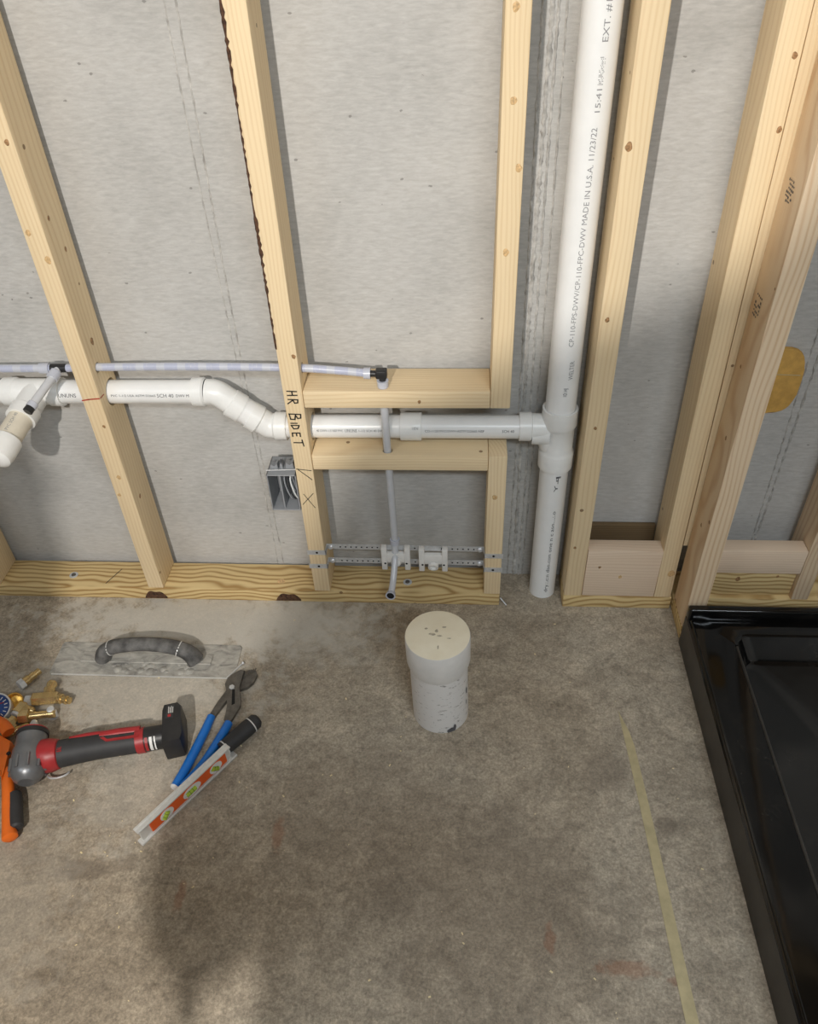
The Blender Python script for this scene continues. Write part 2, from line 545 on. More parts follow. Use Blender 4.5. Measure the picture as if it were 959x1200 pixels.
def bm_prism(bm, poly, z0, z1, bevel=0.0, seg=2):
    a = [bm.verts.new((p[0], p[1], z0)) for p in poly]
    b = [bm.verts.new((p[0], p[1], z1)) for p in poly]
    n = len(poly)
    fb = bm.faces.new(a[::-1])
    ft = bm.faces.new(b)
    for i in range(n):
        j = (i + 1) % n
        bm.faces.new((a[i], a[j], b[j], b[i]))
    if bevel:
        es = list(ft.edges) + list(fb.edges)
        bmesh.ops.bevel(bm, geom=es, offset=bevel, segments=seg, affect='EDGES', profile=0.6)


def prism(name, poly, z0, z1, mat, parent=None, bevel=0.0, smooth=True):
    bm = bmesh.new()
    bm_prism(bm, poly, z0, z1, bevel)
    return finish(name, bm, mat, parent, smooth, 40)


def bm_ribbon(bm, pts, width, normal, lift=0.0006):
    """flat marker stroke on a plane"""
    n_ = Vector(normal).normalized()
    P = [Vector(p) + n_ * lift for p in pts]
    for i in range(len(P) - 1):
        t = (P[i + 1] - P[i]).normalized()
        s = t.cross(n_) * width / 2
        e0, e1 = P[i] - t * width * 0.3, P[i + 1] + t * width * 0.3
        bm.faces.new([bm.verts.new(q) for q in (e0 - s, e1 - s, e1 + s, e0 + s)])


def drill(ob, holes):
    """cut round holes (world p0, p1, radius) out of a mesh object"""
    for p0, p1, r in holes:
        bm = bmesh.new()
        p0, p1 = Vector(p0), Vector(p1)
        bm_lathe(bm, p0 - ob.location, p1 - p0, [(0, r), ((p1 - p0).length, r)], 24)
        me = bpy.data.meshes.new('cutter')
        bmesh.ops.recalc_face_normals(bm, faces=bm.faces[:])
        bm.to_mesh(me)
        bm.free()
        c = bpy.data.objects.new('cutter', me)
        COL.objects.link(c)
        c.location = ob.location
        md = ob.modifiers.new('drill', 'BOOLEAN')
        md.operation = 'DIFFERENCE'
        md.solver = 'EXACT'
        md.object = c
        bpy.context.view_layer.update()
        dg = bpy.context.evaluated_depsgraph_get()
        nm = bpy.data.meshes.new_from_object(ob.evaluated_get(dg))
        ob.modifiers.remove(md)
        old = ob.data
        ob.data = nm
        nm.name = old.name
        bpy.data.objects.remove(c, do_unlink=True)


def text_mesh(body, size, spacing=1.0):
    cu = bpy.data.curves.new('t', 'FONT')
    cu.body = body
    cu.size = size
    cu.space_character = spacing
    cu.resolution_u = 2
    cu.align_x = 'LEFT'
    cu.align_y = 'CENTER'
    o = bpy.data.objects.new('t', cu)
    COL.objects.link(o)
    bpy.context.view_layer.update()
    dg = bpy.context.evaluated_depsgraph_get()
    me = bpy.data.meshes.new_from_object(o.evaluated_get(dg))
    bpy.data.objects.remove(o, do_unlink=True)
    return me


def pipe_text(name, body, size, start, axis, up_dir, face_dir, radius, mat, parent, spacing=1.0, length=None):
    """lettering wrapped on a pipe: runs along axis from start (a point on the pipe's centre line), centred on face_dir"""
    me = text_mesh(body, size, spacing)
    a, u, f = Vector(axis).normalized(), Vector(up_dir).normalized(), Vector(face_dir).normalized()
    xs = [v.co.x for v in me.vertices]
    k = (length / (max(xs) - min(xs))) if length else 1.0
    for v in me.vertices:
        th = v.co.y / radius
        v.co = Vector(start) + a * (v.co.x * k) + (f * cos(th) + u * sin(th)) * (radius + 0.0007)
    me.name = name
    me.materials.clear()
    me.materials.append(MAT[mat])
    o = bpy.data.objects.new(name, me)
    COL.objects.link(o)
    o.parent = parent
    return o


# ------------------------------------------------------------------ the room
XL, XR, YF, YB, ZC = -3.0, 2.6, -4.0, 0.108, 2.45
def struct(name, lo, hi, mat):
    o = box(name, lo, hi, mat, origin=(0, 0, 0))
    o['kind'] = 'structure'
    return o


floor = struct('floor', (XL, YF, -0.1), (XR, YB, 0.0), 'floor')
wall = struct('wall_back', (XL, YB, -0.1), (XR, YB + 0.2, ZC), 'wall')
struct('wall_left', (XL - 0.2, YF, -0.1), (XL, YB + 0.2, ZC), 'wall')
struct('wall_right', (XR, YF, -0.1), (XR + 0.2, YB + 0.2, ZC), 'wall')
struct('wall_front', (XL, YF - 0.2, -0.1), (XR, YF, ZC), 'wall')
struct('ceiling', (XL, YF, ZC), (XR, YB, ZC + 0.1), 'ceiling')

# form seams left on the poured concrete: rough raised fins
def seam(x0, z0, z1, lines, wob, seed):
    rnd = random.Random(seed)
    bm = bmesh.new()
    nz = int((z1 - z0) / 0.006)
    for dx, w, h in lines:
        prev = None
        ph = rnd.random() * 6
        for i in range(nz + 1):
            z = z0 + (z1 - z0) * i / nz
            x = x0 + dx + wob * sin(z * 4 + ph) + rnd.uniform(-1, 1) * w * 0.10
            ww = w * (0.55 + 0.6 * rnd.random())
            hh = h * rnd.random() ** 1.5
            cur = [bm.verts.new((x + q * ww, YB - (hh * p) - (0.0003 if p else -0.002), z)) for q, p in ((-0.5, 0), (-0.25, 0.7), (0.0, 1.0), (0.28, 0.5), (0.5, 0))]
            if prev:
                for k in range(4):
                    bm.faces.new((prev[k], prev[k + 1], cur[k + 1], cur[k]))
            prev = cur
    o = finish('form_seam', bm, 'seam', wall, True, 50)
    return o


seam(-0.125, 0.0, 1.5, [(-0.008, 0.005, 0.0014), (0.006, 0.006, 0.0018)], 0.004, 1)
seam(0.460, 0.0, 1.5, [(-0.016, 0.008, 0.004), (-0.004, 0.012, 0.005), (0.008, 0.008, 0.004), (0.020, 0.006, 0.003)], 0.002, 2)
seam(1.005, 0.0, 1.3, [(-0.005, 0.006, 0.004), (0.006, 0.008, 0.005)], 0.003, 3)

# ------------------------------------------------------------------ framing lumber
ZT = 2.36
G_ST = 'pine studs of the wall framing'
def stud(xc, w, z0, z1, label, mat='pine_z', y0=0.0, y1=0.089, lean=0.0, name='wall_stud', bevel=0.0025):
    bm = bmesh.new()
    bm_box(bm, (-w / 2, y0, 0), (w / 2, y1, z1 - z0), bevel, 2)
    for v in bm.verts:
        v.co.x += lean * v.co.z
    o = finish(name, bm, mat, None, True, 30)
    o.location = (xc, 0, z0)
    return tag(o, label, 'stud', G_ST)


def plank(name, lo, hi, mat, label, cat, group=None, bevel=0.0025):
    o = box(name, lo, hi, mat, bevel=bevel, seg=2, origin=((lo[0] + hi[0]) / 2, (lo[1] + hi[1]) / 2, lo[2]), smooth=True)
    return tag(o, label, cat, group)


PY, PZ1, PZ2, PEXY, PEXZ = 0.055, 0.5545, 0.472, 0.030, 0.6245
sole_l = plank('sole_plate', (-1.7, 0, 0), (0.4195, 0.089, 0.038), 'treated_x', 'long greenish treated sole plate under the studs left of the white riser', 'sole plate')
sole_r = plank('sole_plate', (0.5675, 0, 0), (0.816, 0.089, 0.038), 'treated_x', 'short treated sole plate under the pink block right of the riser', 'sole plate')
sole_c = plank('sole_plate', (0.8195, -0.0905, 0), (0.8610, -0.001, 0.037), 'treated_x', 'small treated plate piece beneath the corner stud at the black pan', 'sole plate')
sole_f = plank('sole_plate', (0.8195, 0, 0), (1.6, 0.089, 0.038), 'treated_x', 'treated sole plate behind the black shower pan', 'sole plate')
s0 = stud(-0.816, 0.038, 0.038, ZT, 'pine stud behind the plugged pipe branch, last one by the dark shadow')
s1 = stud(-0.406, 0.038, 0.038, ZT, 'knotty pine stud with a red pencil line where the drain pipe passes')
s2 = stud(0.0, 0.038, 0.038, ZT, 'pine stud with black handwriting and bark along one edge')
s3 = stud(0.4005, 0.038, 0.551, ZT, 'pine stud cut short, ending on the upper cross block above the drain pipe')
cr = stud(0.4010, 0.038, 0.038, 0.437, 'short pine cripple stud below the drain pipe holding the bracket rails')
s4 = stud(0.5885, 0.0405, 0.038, ZT, 'pine stud right beside the tall white riser pipe')
s5 = stud(0.7930, 0.038, 0.038, ZT, 'pine stud at the far end of the pale pink block', lean=-0.0105)
s6 = stud(0.8400, 0.0410, 0.038, ZT, 'corner stud standing forward at the black shower pan, with black lumber stamps', 'pine_pink_z', y0=-0.090, y1=-0.001)
s7 = stud(1.1000, 0.038, 0.038, ZT, 'pine stud behind the black pan past the corner stud', 'pine_pink_z')
# filler strip between the leaning stud and the corner stud
bm = bmesh.new()
bm_box(bm, (-0.5, 0.0012, 0), (0.5, 0.06, ZT - 0.20), 0)
for v in bm.verts:
    z = v.co.z
    v.co.x = (0.8225 - 0.800) if v.co.x > 0 else ((0.8125 - 0.0105 * (z + 0.162)) - 0.800 + 0.0006)
o = finish('filler_strip', bm, 'pine_z')
o.location = (0.800, 0, 0.20)
tag(o, 'thin tapered wood strip squeezed between the corner stud and its neighbour', 'wood strip')
plank('top_plate', (-1.7, 0, ZT), (0.4195, 0.089, ZT + 0.038), 'pine_x', 'pine top plate on the studs left of the riser', 'top plate')
plank('top_plate', (0.5675, 0, ZT), (1.6, 0.089, ZT + 0.038), 'pine_x', 'pine top plate on the studs right of the riser', 'top plate')

ub = plank('cross_block', (0.0195, 0, 0.551), (0.3810, 0.089, 0.589), 'pine_x', 'upper pine cross block with the black elbow resting above it', 'cross block', 'cross blocks between the studs')
lb = plank('cross_block', (0.0195, 0, 0.400), (0.3815, 0.089, 0.437), 'pine_x', 'lower pine cross block under the horizontal drain pipe', 'cross block', 'cross blocks between the studs')
plank('blocking_board', (0.6093, 0, 0.039), (0.7735, 0.038, 0.1815), 'pine_pale_x', 'pale pinkish blocking board on edge between two studs by the riser', 'board', 'blocking boards')
plank('blocking_board', (0.6093, 0.094, 0.002), (0.7735, 0.107, 0.176), 'shaded_board', 'treated board with shade in its colour against the concrete behind the pale pink one', 'board', 'blocking boards')
plank('blocking_board', (0.8620, 0, 0.119), (1.0805, 0.038, 0.187), 'pine_pale_x', 'pale blocking board lying on a darker board behind the black pan', 'board', 'blocking boards')
plank('blocking_board', (0.8620, 0.012, 0.039), (1.0805, 0.038, 0.1185), 'treated_x', 'darker knotty board low behind the black pan', 'board', 'blocking boards')

# holes
PEX_VX = 0.1745
drill(s1, [((-0.45, PY, PZ1), (-0.36, PY, PZ1), 0.029), ((-0.45, PEXY, PEXZ), (-0.36, PEXY, PEXZ), 0.011)])
drill(s2, [((-0.05, PY, PZ2), (0.05, PY, PZ2), 0.029), ((-0.05, PEXY, PEXZ), (0.05, PEXY, PEXZ), 0.011)])
drill(ub, [((PEX_VX, 0.018, 0.54), (PEX_VX, 0.018, 0.60), 0.0105)])
drill(lb, [((PEX_VX + 0.001, 0.019, 0.39), (PEX_VX + 0.001, 0.019, 0.45), 0.0105)])


def knot(parent, x, y, z, r, n='front', mat='knot', ry=0.8):
    bm = bmesh.new()
    seg = 12
    d = 0.0005
    ctr = []
    for rr, h in ((r, 0.0), (r * 0.72, d), (r * 0.35, d * 0.7)):
        ring = []
        for i in range(seg):
            a = 2 * pi * i / seg
            p, q = cos(a) * rr * ry * (1 + 0.15 * sin(3 * a + x * 50)), sin(a) * rr * (1 + 0.12 * cos(2 * a + z * 40))
            co = {'front': (x + p, y - h, z + q), 'right': (x + h, y + p, z + q), 'left': (x - h, y + p, z + q), 'top': (x + q, y + p, z + h)}[n]
            ring.append(bm.verts.new(Vector(co) - parent.location))
        ctr.append(ring)
    for k in range(2):
        for i in range(seg):
            j = (i + 1) % seg
            bm.faces.new((ctr[k][i], ctr[k][j], ctr[k + 1][j], ctr[k + 1][i]))
    bm.faces.new(ctr[2])
    return finish('knot', bm, mat, parent, True, 60)


for x, z, r, m_ in ((-0.3987, 1.0477, .005, 'knot'), (-0.4156, 0.9029, .006, 'knot_pale'), (-0.397, 0.8546, .007, 'knot_pale'), (-0.3984, 0.5057, .004, 'knot'), (-0.4163, 0.3269, .005, 'knot_pale'), (-0.404, 0.375, .006, 'knot_pale')):
    knot(s1, x, 0, z, r, 'front', m_)
for y, z, r in ((0.0406, 0.676, .008), (0.053, 0.853, .005), (0.0293, 0.9167, .005), (0.03, 0.30, .006)):
    knot(s1, -0.387, y, z, r, 'right')
knot(s2, 0.0125, 0, 0.6645, 0.005)
for x, z in ((0.3969, 1.2093), (0.398, 0.8595), (0.3992, 1.0907), (0.412, 0.9947)):
    knot(s3, x, 0, z, 0.0065, 'front', 'knot_pale')
for x, z, r in ((0.5775, 1.023, .007), (0.5867, 0.5066, .004), (0.5788, 0.1897, .004), (0.581, 0.7359, .005)):
    knot(s4, x, 0, z, r)
for x, z in ((0.791, 1.1402), (0.795, 1.0427)):
    knot(s5, x, 0, z, 0.005)
knot(s5, 0.800, 0, 0.1156, 0.010, 'front', 'knot_pale')
knot(cr, 0.3978, 0, 0.3306, 0.007, 'front', 'knot_pale')
for y, z, r in ((-0.045, 0.30, .005), (-0.05, 0.52, .005), (-0.03, 0.66, .004)):
    knot(s6, 0.8195, y, z, r, 'left')
for nm in [o_ for o_ in bpy.data.objects if o_.name.startswith('blocking_board')]:
    if nm['label'].startswith('pale pinkish'):
        knot(nm, 0.6396, 0, 0.1308, 0.004)
        knot(nm, 0.6888, 0, 0.1022, 0.005, 'front', 'knot_pale')
    if nm['label'].startswith('darker'):
        knot(nm, 0.955, 0.012, 0.09, 0.007)
        knot(nm, 1.04, 0.012, 0.10, 0.004)
knot(sole_l, -0.105, 0.03, 0.038, 0.010, 'top', 'knot_pale')
knot(ub, 0.245, 0, 0.566, 0.004)

# bark voids on the sole plate edge
for x, w in ((-0.412, 0.055), (-0.085, 0.060)):
    bm = bmesh.new()
    ring = []
    n = 16
    for i in range(n):
        t = i / (n - 1)
        ring.append((x - w / 2 + w * t, 0.0045 + 0.022 * sin(pi * t) ** 0.8 * (1 + 0.2 * sin(9 * t))))
    a = [bm.verts.new((p[0], -0.0006, 0.003)) for p in ring]
    b = [bm.verts.new((p[0], -0.0030, 0.003 + (p[1]) * 0.6)) for p in ring]
    c = [bm.verts.new((p[0], -0.0006, 0.003 + p[1])) for p in ring]
    for i in range(n - 1):
        bm.faces.new((a[i], a[i + 1], b[i + 1], b[i]))
        bm.faces.new((b[i], b[i + 1], c[i + 1], c[i]))
    o = finish('bark_patch', bm, 'bark', sole_l, True, 60)
    o.location = Vector((0, 0, 0)) - sole_l.location

# bark running down the left edge of the handwritten stud
bm = bmesh.new()
prev = None
rnd = random.Random(5)
for i in range(120):
    z = 0.68 + i * 0.006
    w = 0.0030 * (0.4 + rnd.random()) * (0.5 + 0.5 * sin(z * 9) ** 2 + 0.3)
    cur = [bm.verts.new(Vector(p) - s2.location) for p in ((-0.0195, 0.012, z), (-0.0198 - w * 0.5, 0.004, z), (-0.0192 - w * 0.1, -0.0008, z), (-0.0190 + w, -0.0006, z))]
    if prev:
        for k in range(3):
            bm.faces.new((prev[k], prev[k + 1], cur[k + 1], cur[k]))
    prev = cur
finish('bark_edge', bm, 'bark', s2, True, 60)

# handwriting on the stud: "HR BIDET", a V mark and a cross. text runs down the stud
def writing(parent, strokes, width, name, mat='marker'):
    """strokes in (down, across) metres from the stud's front-left reference; across grows to the left of the text's top"""
    bm = bmesh.new()
    for st in strokes:
        bm_ribbon(bm, [Vector((p[0], 0.0, p[1])) - parent.location for p in st], width, (0, -1, 0), 0.0007)
    return finish(name, bm, mat, parent)


def glyphs(z_start, x_base, h, adv, letters):
    """letters read downwards: text right = -z, text up = +x"""
    G = {'H': [[(0, 0), (0.05, 1)], [(0.62, 0), (0.60, 1)], [(0.0, .5), (.62, .52)]],
         'R': [[(0, 0), (0.05, 1), (0.5, 0.95), (0.55, 0.62), (0.1, 0.5), (0.65, -0.1)]],
         'B': [[(0, -0.05), (0.06, 1.05), (0.55, 1.0), (0.62, 0.72), (0.15, 0.55), (0.75, 0.45), (0.72, 0.05), (0, -0.02)]],
         'i': [[(0.2, 0), (0.2, 0.6)]],
         'D': [[(0, 0), (0.02, 0.75), (0.45, 0.6), (0.48, 0.2), (0, 0)]],
         'E': [[(0.5, 0.72), (0, 0.72), (0, 0), (0.5, 0)], [(0, 0.38), (0.42, 0.38)]],
         'T': [[(0.3, 0), (0.3, 0.85)], [(-0.1, 0.82), (0.8, 0.92)]]}
    out = []
    z = z_start
    for ch in letters:
        if ch == ' ':
            z -= adv * 0.8
            continue
        for st in G[ch]:
            out.append([(x_base + p[1] * h, z - p[0] * h * 0.8) for p in st])
        z -= adv * (0.45 if ch == 'i' else 1.0)
    return out


for zst, xb_, hh_, word in ((0.590, -0.0105, 0.019, 'HR'), (0.538, -0.0125, 0.0215, 'BiDET')):
    zc_ = zst
    for ch in word:
        writing(s2, glyphs(zc_, xb_, hh_, 0.0185, ch), 0.0027, 'handwritten_letter')
        zc_ -= 0.0185 * (0.45 if ch == 'i' else 1.0)
writing(s2, [[(-0.016, 0.402), (0.015, 0.398)], [(-0.014, 0.402), (0.014, 0.374)]], 0.0017, 'pencil_mark')
writing(s2, [[(0.012, 0.337), (-0.014, 0.306)], [(-0.009, 0.335), (0.012, 0.297)]], 0.0014, 'pencil_mark')
bm = bmesh.new()
bm_ribbon(bm, [Vector(p) - s1.location for p in ((-0.4245, 0, 0.5680), (-0.410, 0, 0.5705), (-0.3885, 0, 0.5725))], 0.0028, (0, -1, 0), 0.0007)
bm_ribbon(bm, [Vector(p) - s1.location for p in ((-0.387, 0.001, 0.5725), (-0.387, 0.018, 0.571))], 0.0022, (1, 0, 0), 0.0007)
finish('red_line', bm, 'red_mark', s1)
# pencil layout mark on the sole plate
bm = bmesh.new()
bm_ribbon(bm, [(-0.535, 0.012, 0.0380), (-0.512, 0.062, 0.0380)], 0.002, (0, 0, 1), 0.0007)
o = finish('pencil_mark', bm, 'marker', sole_l)
o.location = Vector((0, 0, 0)) - sole_l.location

# lumber stamps on the corner stud
def stamp(yc, zc, w, h, rows, cols, seed):
    rnd = random.Random(seed)
    bm = bmesh.new()
    for r in range(rows):
        for c_ in range(cols):
            if rnd.random() < 0.25:
                continue
            yy = yc - w / 2 + w * (c_ + 0.15) / cols
            zz = zc + h / 2 - h * (r + 0.1) / rows
            ww, hh = w / cols * rnd.uniform(.4, .85), h / rows * rnd.uniform(.35, .7)
            bm.faces.new([bm.verts.new(Vector((0.8195 - 0.0007, a_, b_)) - s6.location) for a_, b_ in ((yy, zz), (yy + ww, zz), (yy + ww, zz - hh), (yy, zz - hh))])
    finish('lumber_stamp', bm, 'ink', s6)


stamp(-0.040, 0.965, 0.030, 0.036, 6, 5, 3)
stamp(-0.033, 0.775, 0.030, 0.042, 6, 4, 9)

# ------------------------------------------------------------------ white drain pipe
RS, RB = 0.02415, 0.03015           # 1.5 inch and 2 inch outer radii
RX, RY = 0.5235, 0.057
drain = empty('drain_pipe', (RX, RY, 0.0), 'white glued drain pipe run with a tall riser, tee, elbows and side branch', 'pipe')
def P(p):
    return Vector(p) - drain.location


def dl(name, p0, axis, prof, mat='pvc', seg=32, parent=None, **k):
    return lathe(name, P(p0), axis, prof, mat, drain if parent is None else parent, seg, **k)


lower = dl('riser_pipe', (RX, RY, -0.02), (0, 0, 1), [(0, RB), (0.405, RB)])
upper = dl('riser_pipe', (RX, RY, 0.50), (0, 0, 1), [(0, RB), (1.94, RB)])
# tee body with hubs and sweeping side inlet
bm = bmesh.new()
bm_lathe(bm, P((RX, RY, 0.376)), (0, 0, 1), [(0, RB + .0005), (0, 0.0355), (0.036, 0.0362), (0.040, 0.0345), (0.044, 0.0325), (0.098, 0.0325), (0.102, 0.0345), (0.106, 0.0362), (0.142, 0.0355), (0.142, RB + .0005)], 36, False, False)
bm_lathe(bm, P((RX - 0.020, RY, PZ2 - 0.012)), (-1, 0, 0.0), [(0, 0.030), (0.012, 0.028), (0.034, 0.0262)], 32, False, False)
bm_lathe(bm, P((RX - 0.080, RY, PZ2)), (1, 0, 0), [(0, RS + .0003), (0, 0.0295), (0.024, 0.0300), (0.026, 0.0272), (0.065, 0.0270)], 32, False, False)
bm_tube(bm, smooth_path([P((RX - 0.05, RY, PZ2)), P((RX - 0.035, RY, PZ2 - 0.003)), P((RX - 0.018, RY, PZ2 - 0.018)), P((RX - 0.010, RY, PZ2 - 0.045))], 5), [0.0268] * 16, 28)
tee = finish('tee_fitting', bm, 'pvc_fit', drain, True, 40)
hp2 = dl('horizontal_pipe', (-0.050, RY - 0.002, PZ2), (1, 0, 0), [(0, RS), (0.50, RS)])
hp2.location = (0, 0, 0)
coup = dl('coupling', (0.2015, RY - 0.002, PZ2), (1, 0, 0), [(0, RS), (0, 0.0288), (0.001, 0.0292), (0.042, 0.0292), (0.043, 0.0288), (0.043, RS)], 'pvc_fit')
hp1 = dl('horizontal_pipe', (-1.2, PY, PZ1), (1, 0, 0), [(0, RS), (0.99, RS)])
# offset made of two elbows
def elbow(name, pts, hub0, hub1):
    bm = bmesh.new()
    path = smooth_path([P(p) for p in pts], 8)
    bm_tube(bm, path, 0.0262, 28, True)
    for (p, ax, ln) in (hub0, hub1):
        bm_lathe(bm, P(p), ax, [(0, RS), (0, 0.0292), (ln - 0.004, 0.0298), (ln, 0.0262)], 28, True, False)
    return finish(name, bm, 'pvc_fit', drain, True, 38)


A1 = Vector((-0.190, PY, PZ1))
B1 = Vector((-0.060, PY - 0.0, PZ2))
dv = (Vector((-0.082, PY, PZ2 + 0.010)) - Vector((-0.168, PY, PZ1 - 0.008))).normalized()
mid1 = Vector((-0.132, PY, 0.5195))
mid2 = Vector((-0.108, PY, 0.4985))
elbow('elbow_fitting', [A1, (-0.172, PY, PZ1 - 0.002), (-0.155, PY, PZ1 - 0.014), mid1], ((-0.2165, PY, PZ1), (1, 0, 0), 0.026), (mid1 + dv * 0.010, -dv, 0.030))
dl('horizontal_pipe', mid1 + dv * 0.006, dv, [(0, RS + 0.0026), (0.0285, RS + 0.0026)])
elbow('elbow_fitting', [mid2, (-0.090, PY, PZ2 + 0.014), (-0.074, PY, PZ2 + 0.002), B1], (mid2 - dv * 0.004, dv, 0.026), ((-0.0345, PY, PZ2), (-1, 0, 0), 0.028))
# wye with a branch pointing into the room
bm = bmesh.new()
bm_lathe(bm, P((-0.612, PY, PZ1)), (1, 0, 0), [(0, RS), (0, 0.0292), (0.024, 0.0298), (0.027, 0.0270), (0.095, 0.0270), (0.098, 0.0298), (0.122, 0.0292), (0.122, RS)], 32, False, False)
WB = Vector((-0.545, PY, PZ1))
WE = Vector((-0.567, -0.125, 0.512))
wd = (WE - WB).normalized()
bm_lathe(bm, P(WB), wd, [(0, 0.0270), (0.050, 0.0270), (0.053, 0.0298), (0.078, 0.0295), (0.078, RS)], 32, False, False)
finish('wye_fitting', bm, 'pvc_fit', drain, True, 38)
br = dl('branch_pipe', WB + wd * 0.06, wd, [(0, RS), (0.085, RS)], 'pvc_beige')
dl('end_cap', WB + wd * 0.135, wd, [(0, RS), (0, 0.0288), (0.030, 0.0292), (0.046, 0.0270), (0.053, 0.018), (0.055, 0.0)], 'pvc_fit', cap1=False)

# print on the pipes
def ptxt(body, size, start, axis, up, face, r, parent, mat='ink', **k):
    return pipe_text('printed_lettering', body, size, P(start), axis, up, face, r, mat, parent, **k)


fh = Vector((0, -1.0, 0.20)).normalized()
uh = Vector((1, 0, 0)).cross(fh) * -1
if uh.z < 0:
    uh = -uh
ptxt('UNUNS', 0.011, (-0.490, PY, PZ1), (1, 0, 0), uh, fh, RS, hp1)
ptxt('PVC 1-1/2 USA ASTM D2665', 0.0065, (-0.380, PY, PZ1), (1, 0, 0), uh, fh, RS, hp1, length=0.092)
ptxt('SCH 40', 0.0105, (-0.285, PY, PZ1), (1, 0, 0), uh, fh, RS, hp1, length=0.034)
ptxt('DWV ME', 0.008, (-0.246, PY, PZ1), (1, 0, 0), uh, fh, RS, hp1, length=0.030)
ptxt('40 DWV-1.5 NSF PVC', 0.007, (0.030, PY, PZ2), (1, 0, 0), uh, fh, RS, hp2, length=0.055)
ptxt('UNUNS', 0.0095, (0.088, PY, PZ2), (1, 0, 0), uh, fh, RS, hp2, length=0.025)
ptxt('1-1/2 SCH 40 DWV', 0.007, (0.116, PY, PZ2), (1, 0, 0), uh, fh, RS, hp2, length=0.055)
ptxt('CO-1120 PVC-DWV-ASTM D2665 NSF', 0.007, (0.252, PY, PZ2), (1, 0, 0), uh, fh, RS, hp2, length=0.120)
ptxt('SCH 40', 0.008, (0.408, PY, PZ2 + 0.0), (1, 0, 0), uh, fh, RS, hp2, length=0.024)
fr = Vector((0.02, -1, 0)).normalized()
lt = Vector((-1, -0.02, 0)).normalized()
zr = (0, 0, 1)
def rt(body, size, z, ln, par, mat='ink', off=0.0, face=fr):
    a = atan2(face.y, face.x)
    f_ = Vector((cos(a + off), sin(a + off), 0))
    l_ = Vector((f_.y, -f_.x, 0))
    return ptxt(body, size, (RX, RY, z), zr, l_, f_, RB, par, mat, length=ln)


rt('CP-110-FPS-DWV/CP-110-FPC-DWV MADE IN U.S.A. 11/23/22', 0.0125, 0.668, 0.375, upper, 'ink_soft', 0.10)
rt('15:41', 0.0115, 1.062, 0.032, upper, 'ink_soft', 0.14)
rt('EXT. #15', 0.0125, 1.158, 0.062, upper, 'ink_soft', 0.16)
rt('WELTER', 0.0125, 0.598, 0.040, upper, 'ink_soft', 0.30)
rt('1D.HJ', 0.010, 0.560, 0.018, upper, 'ink', 0.05)
rt('dry.:.c:n dso.con one n c asn....:.o', 0.0115, 0.020, 0.25, lower, 'ink', 0.16)
rt('Y n', 0.011, 0.325, 0.04, lower, 'ink', 0.12)
# dotted data stamp on the riser
bm = bmesh.new()
rnd = random.Random(11)
for i in range(18):
    for j in range(6):
        if rnd.random() < 0.45:
            continue
        z = 1.103 + i * 0.0021
        th = (j - 3) * 0.045 + 0.16
        pts = []
        for dz, dt in ((0, 0), (0.0013, 0), (0.0013, 0.03), (0, 0.03)):
            a = -pi / 2 + th + dt
            pts.append(bm.verts.new(P((RX + cos(a) * (RB + 0.0006), RY + sin(a) * (RB + 0.0006), z + dz))))
        bm.faces.new(pts)
finish('data_stamp', bm, 'ink_soft', upper)
bm = bmesh.new()
for i in range(5):
    a0 = -pi / 2 + 0.05 + i * 0.07
    pts = [P((RX + cos(a0 + q) * (RB + 0.0006), RY + sin(a0 + q) * (RB + 0.0006), 0.366 - w * (0.012 if i == 2 else 0.003))) for q, w in ((0, 0), (0.06, 0), (0.05, 1.6), (0.01, 1.6))]
    bm.faces.new([bm.verts.new(p) for p in pts])
finish('ink_smudge', bm, 'ink', lower)
# branch and coupling print
uw = Vector((0, 0, 1))
fw = (Vector((0.25, 0, 1)) - wd * Vector((0.25, 0, 1)).dot(wd)).normalized()
pipe_text('printed_lettering', 'PVC SCH 40', 0.009, P(WB + wd * 0.128), -wd, (wd.cross(fw)) * 1.0, fw, RS, 'ink_soft', br, length=0.045)
fc = Vector((0, -0.9, 0.43)).normalized()
pipe_text('raised_lettering', 'I-XSVd', 0.008, P((0.2265, RY - 0.002, PZ2)), Vector((1, 0, 0)), Vector((1, 0, 0)).cross(fc) * -1, fc, 0.0292, 'ink_soft', coup, length=0.012)

# ------------------------------------------------------------------ translucent water line
water = empty('water_line', (PEX_VX, 0.018, 0.30), 'translucent water supply tubing with black elbow running through the studs', 'water line')
def W(p):
    return Vector(p) - water.location


RP = 0.008
bm = bmesh.new()
bm_tube(bm, [(-1.2, PEXY, 0.6225), (-0.70, PEXY, 0.6225), (-0.475, PEXY, 0.6235)], RP, 16)
t_ = finish('horizontal_tube', bm, 'pex', None, True)
t_.parent = water
t_.location = -water.location
bm = bmesh.new()
bm_tube(bm, smooth_path([(-0.455, PEXY, 0.6235), (-0.40, PEXY, 0.6255), (-0.20, PEXY - 0.001, 0.6275), (0.0, PEXY - 0.001, 0.6245), (0.09, PEXY - 0.004, 0.6200), (0.146, 0.020, 0.6175)], 6), RP, 16)
t_ = finish('horizontal_tube', bm, 'pex', None, True)
t_.parent = water
t_.location = -water.location
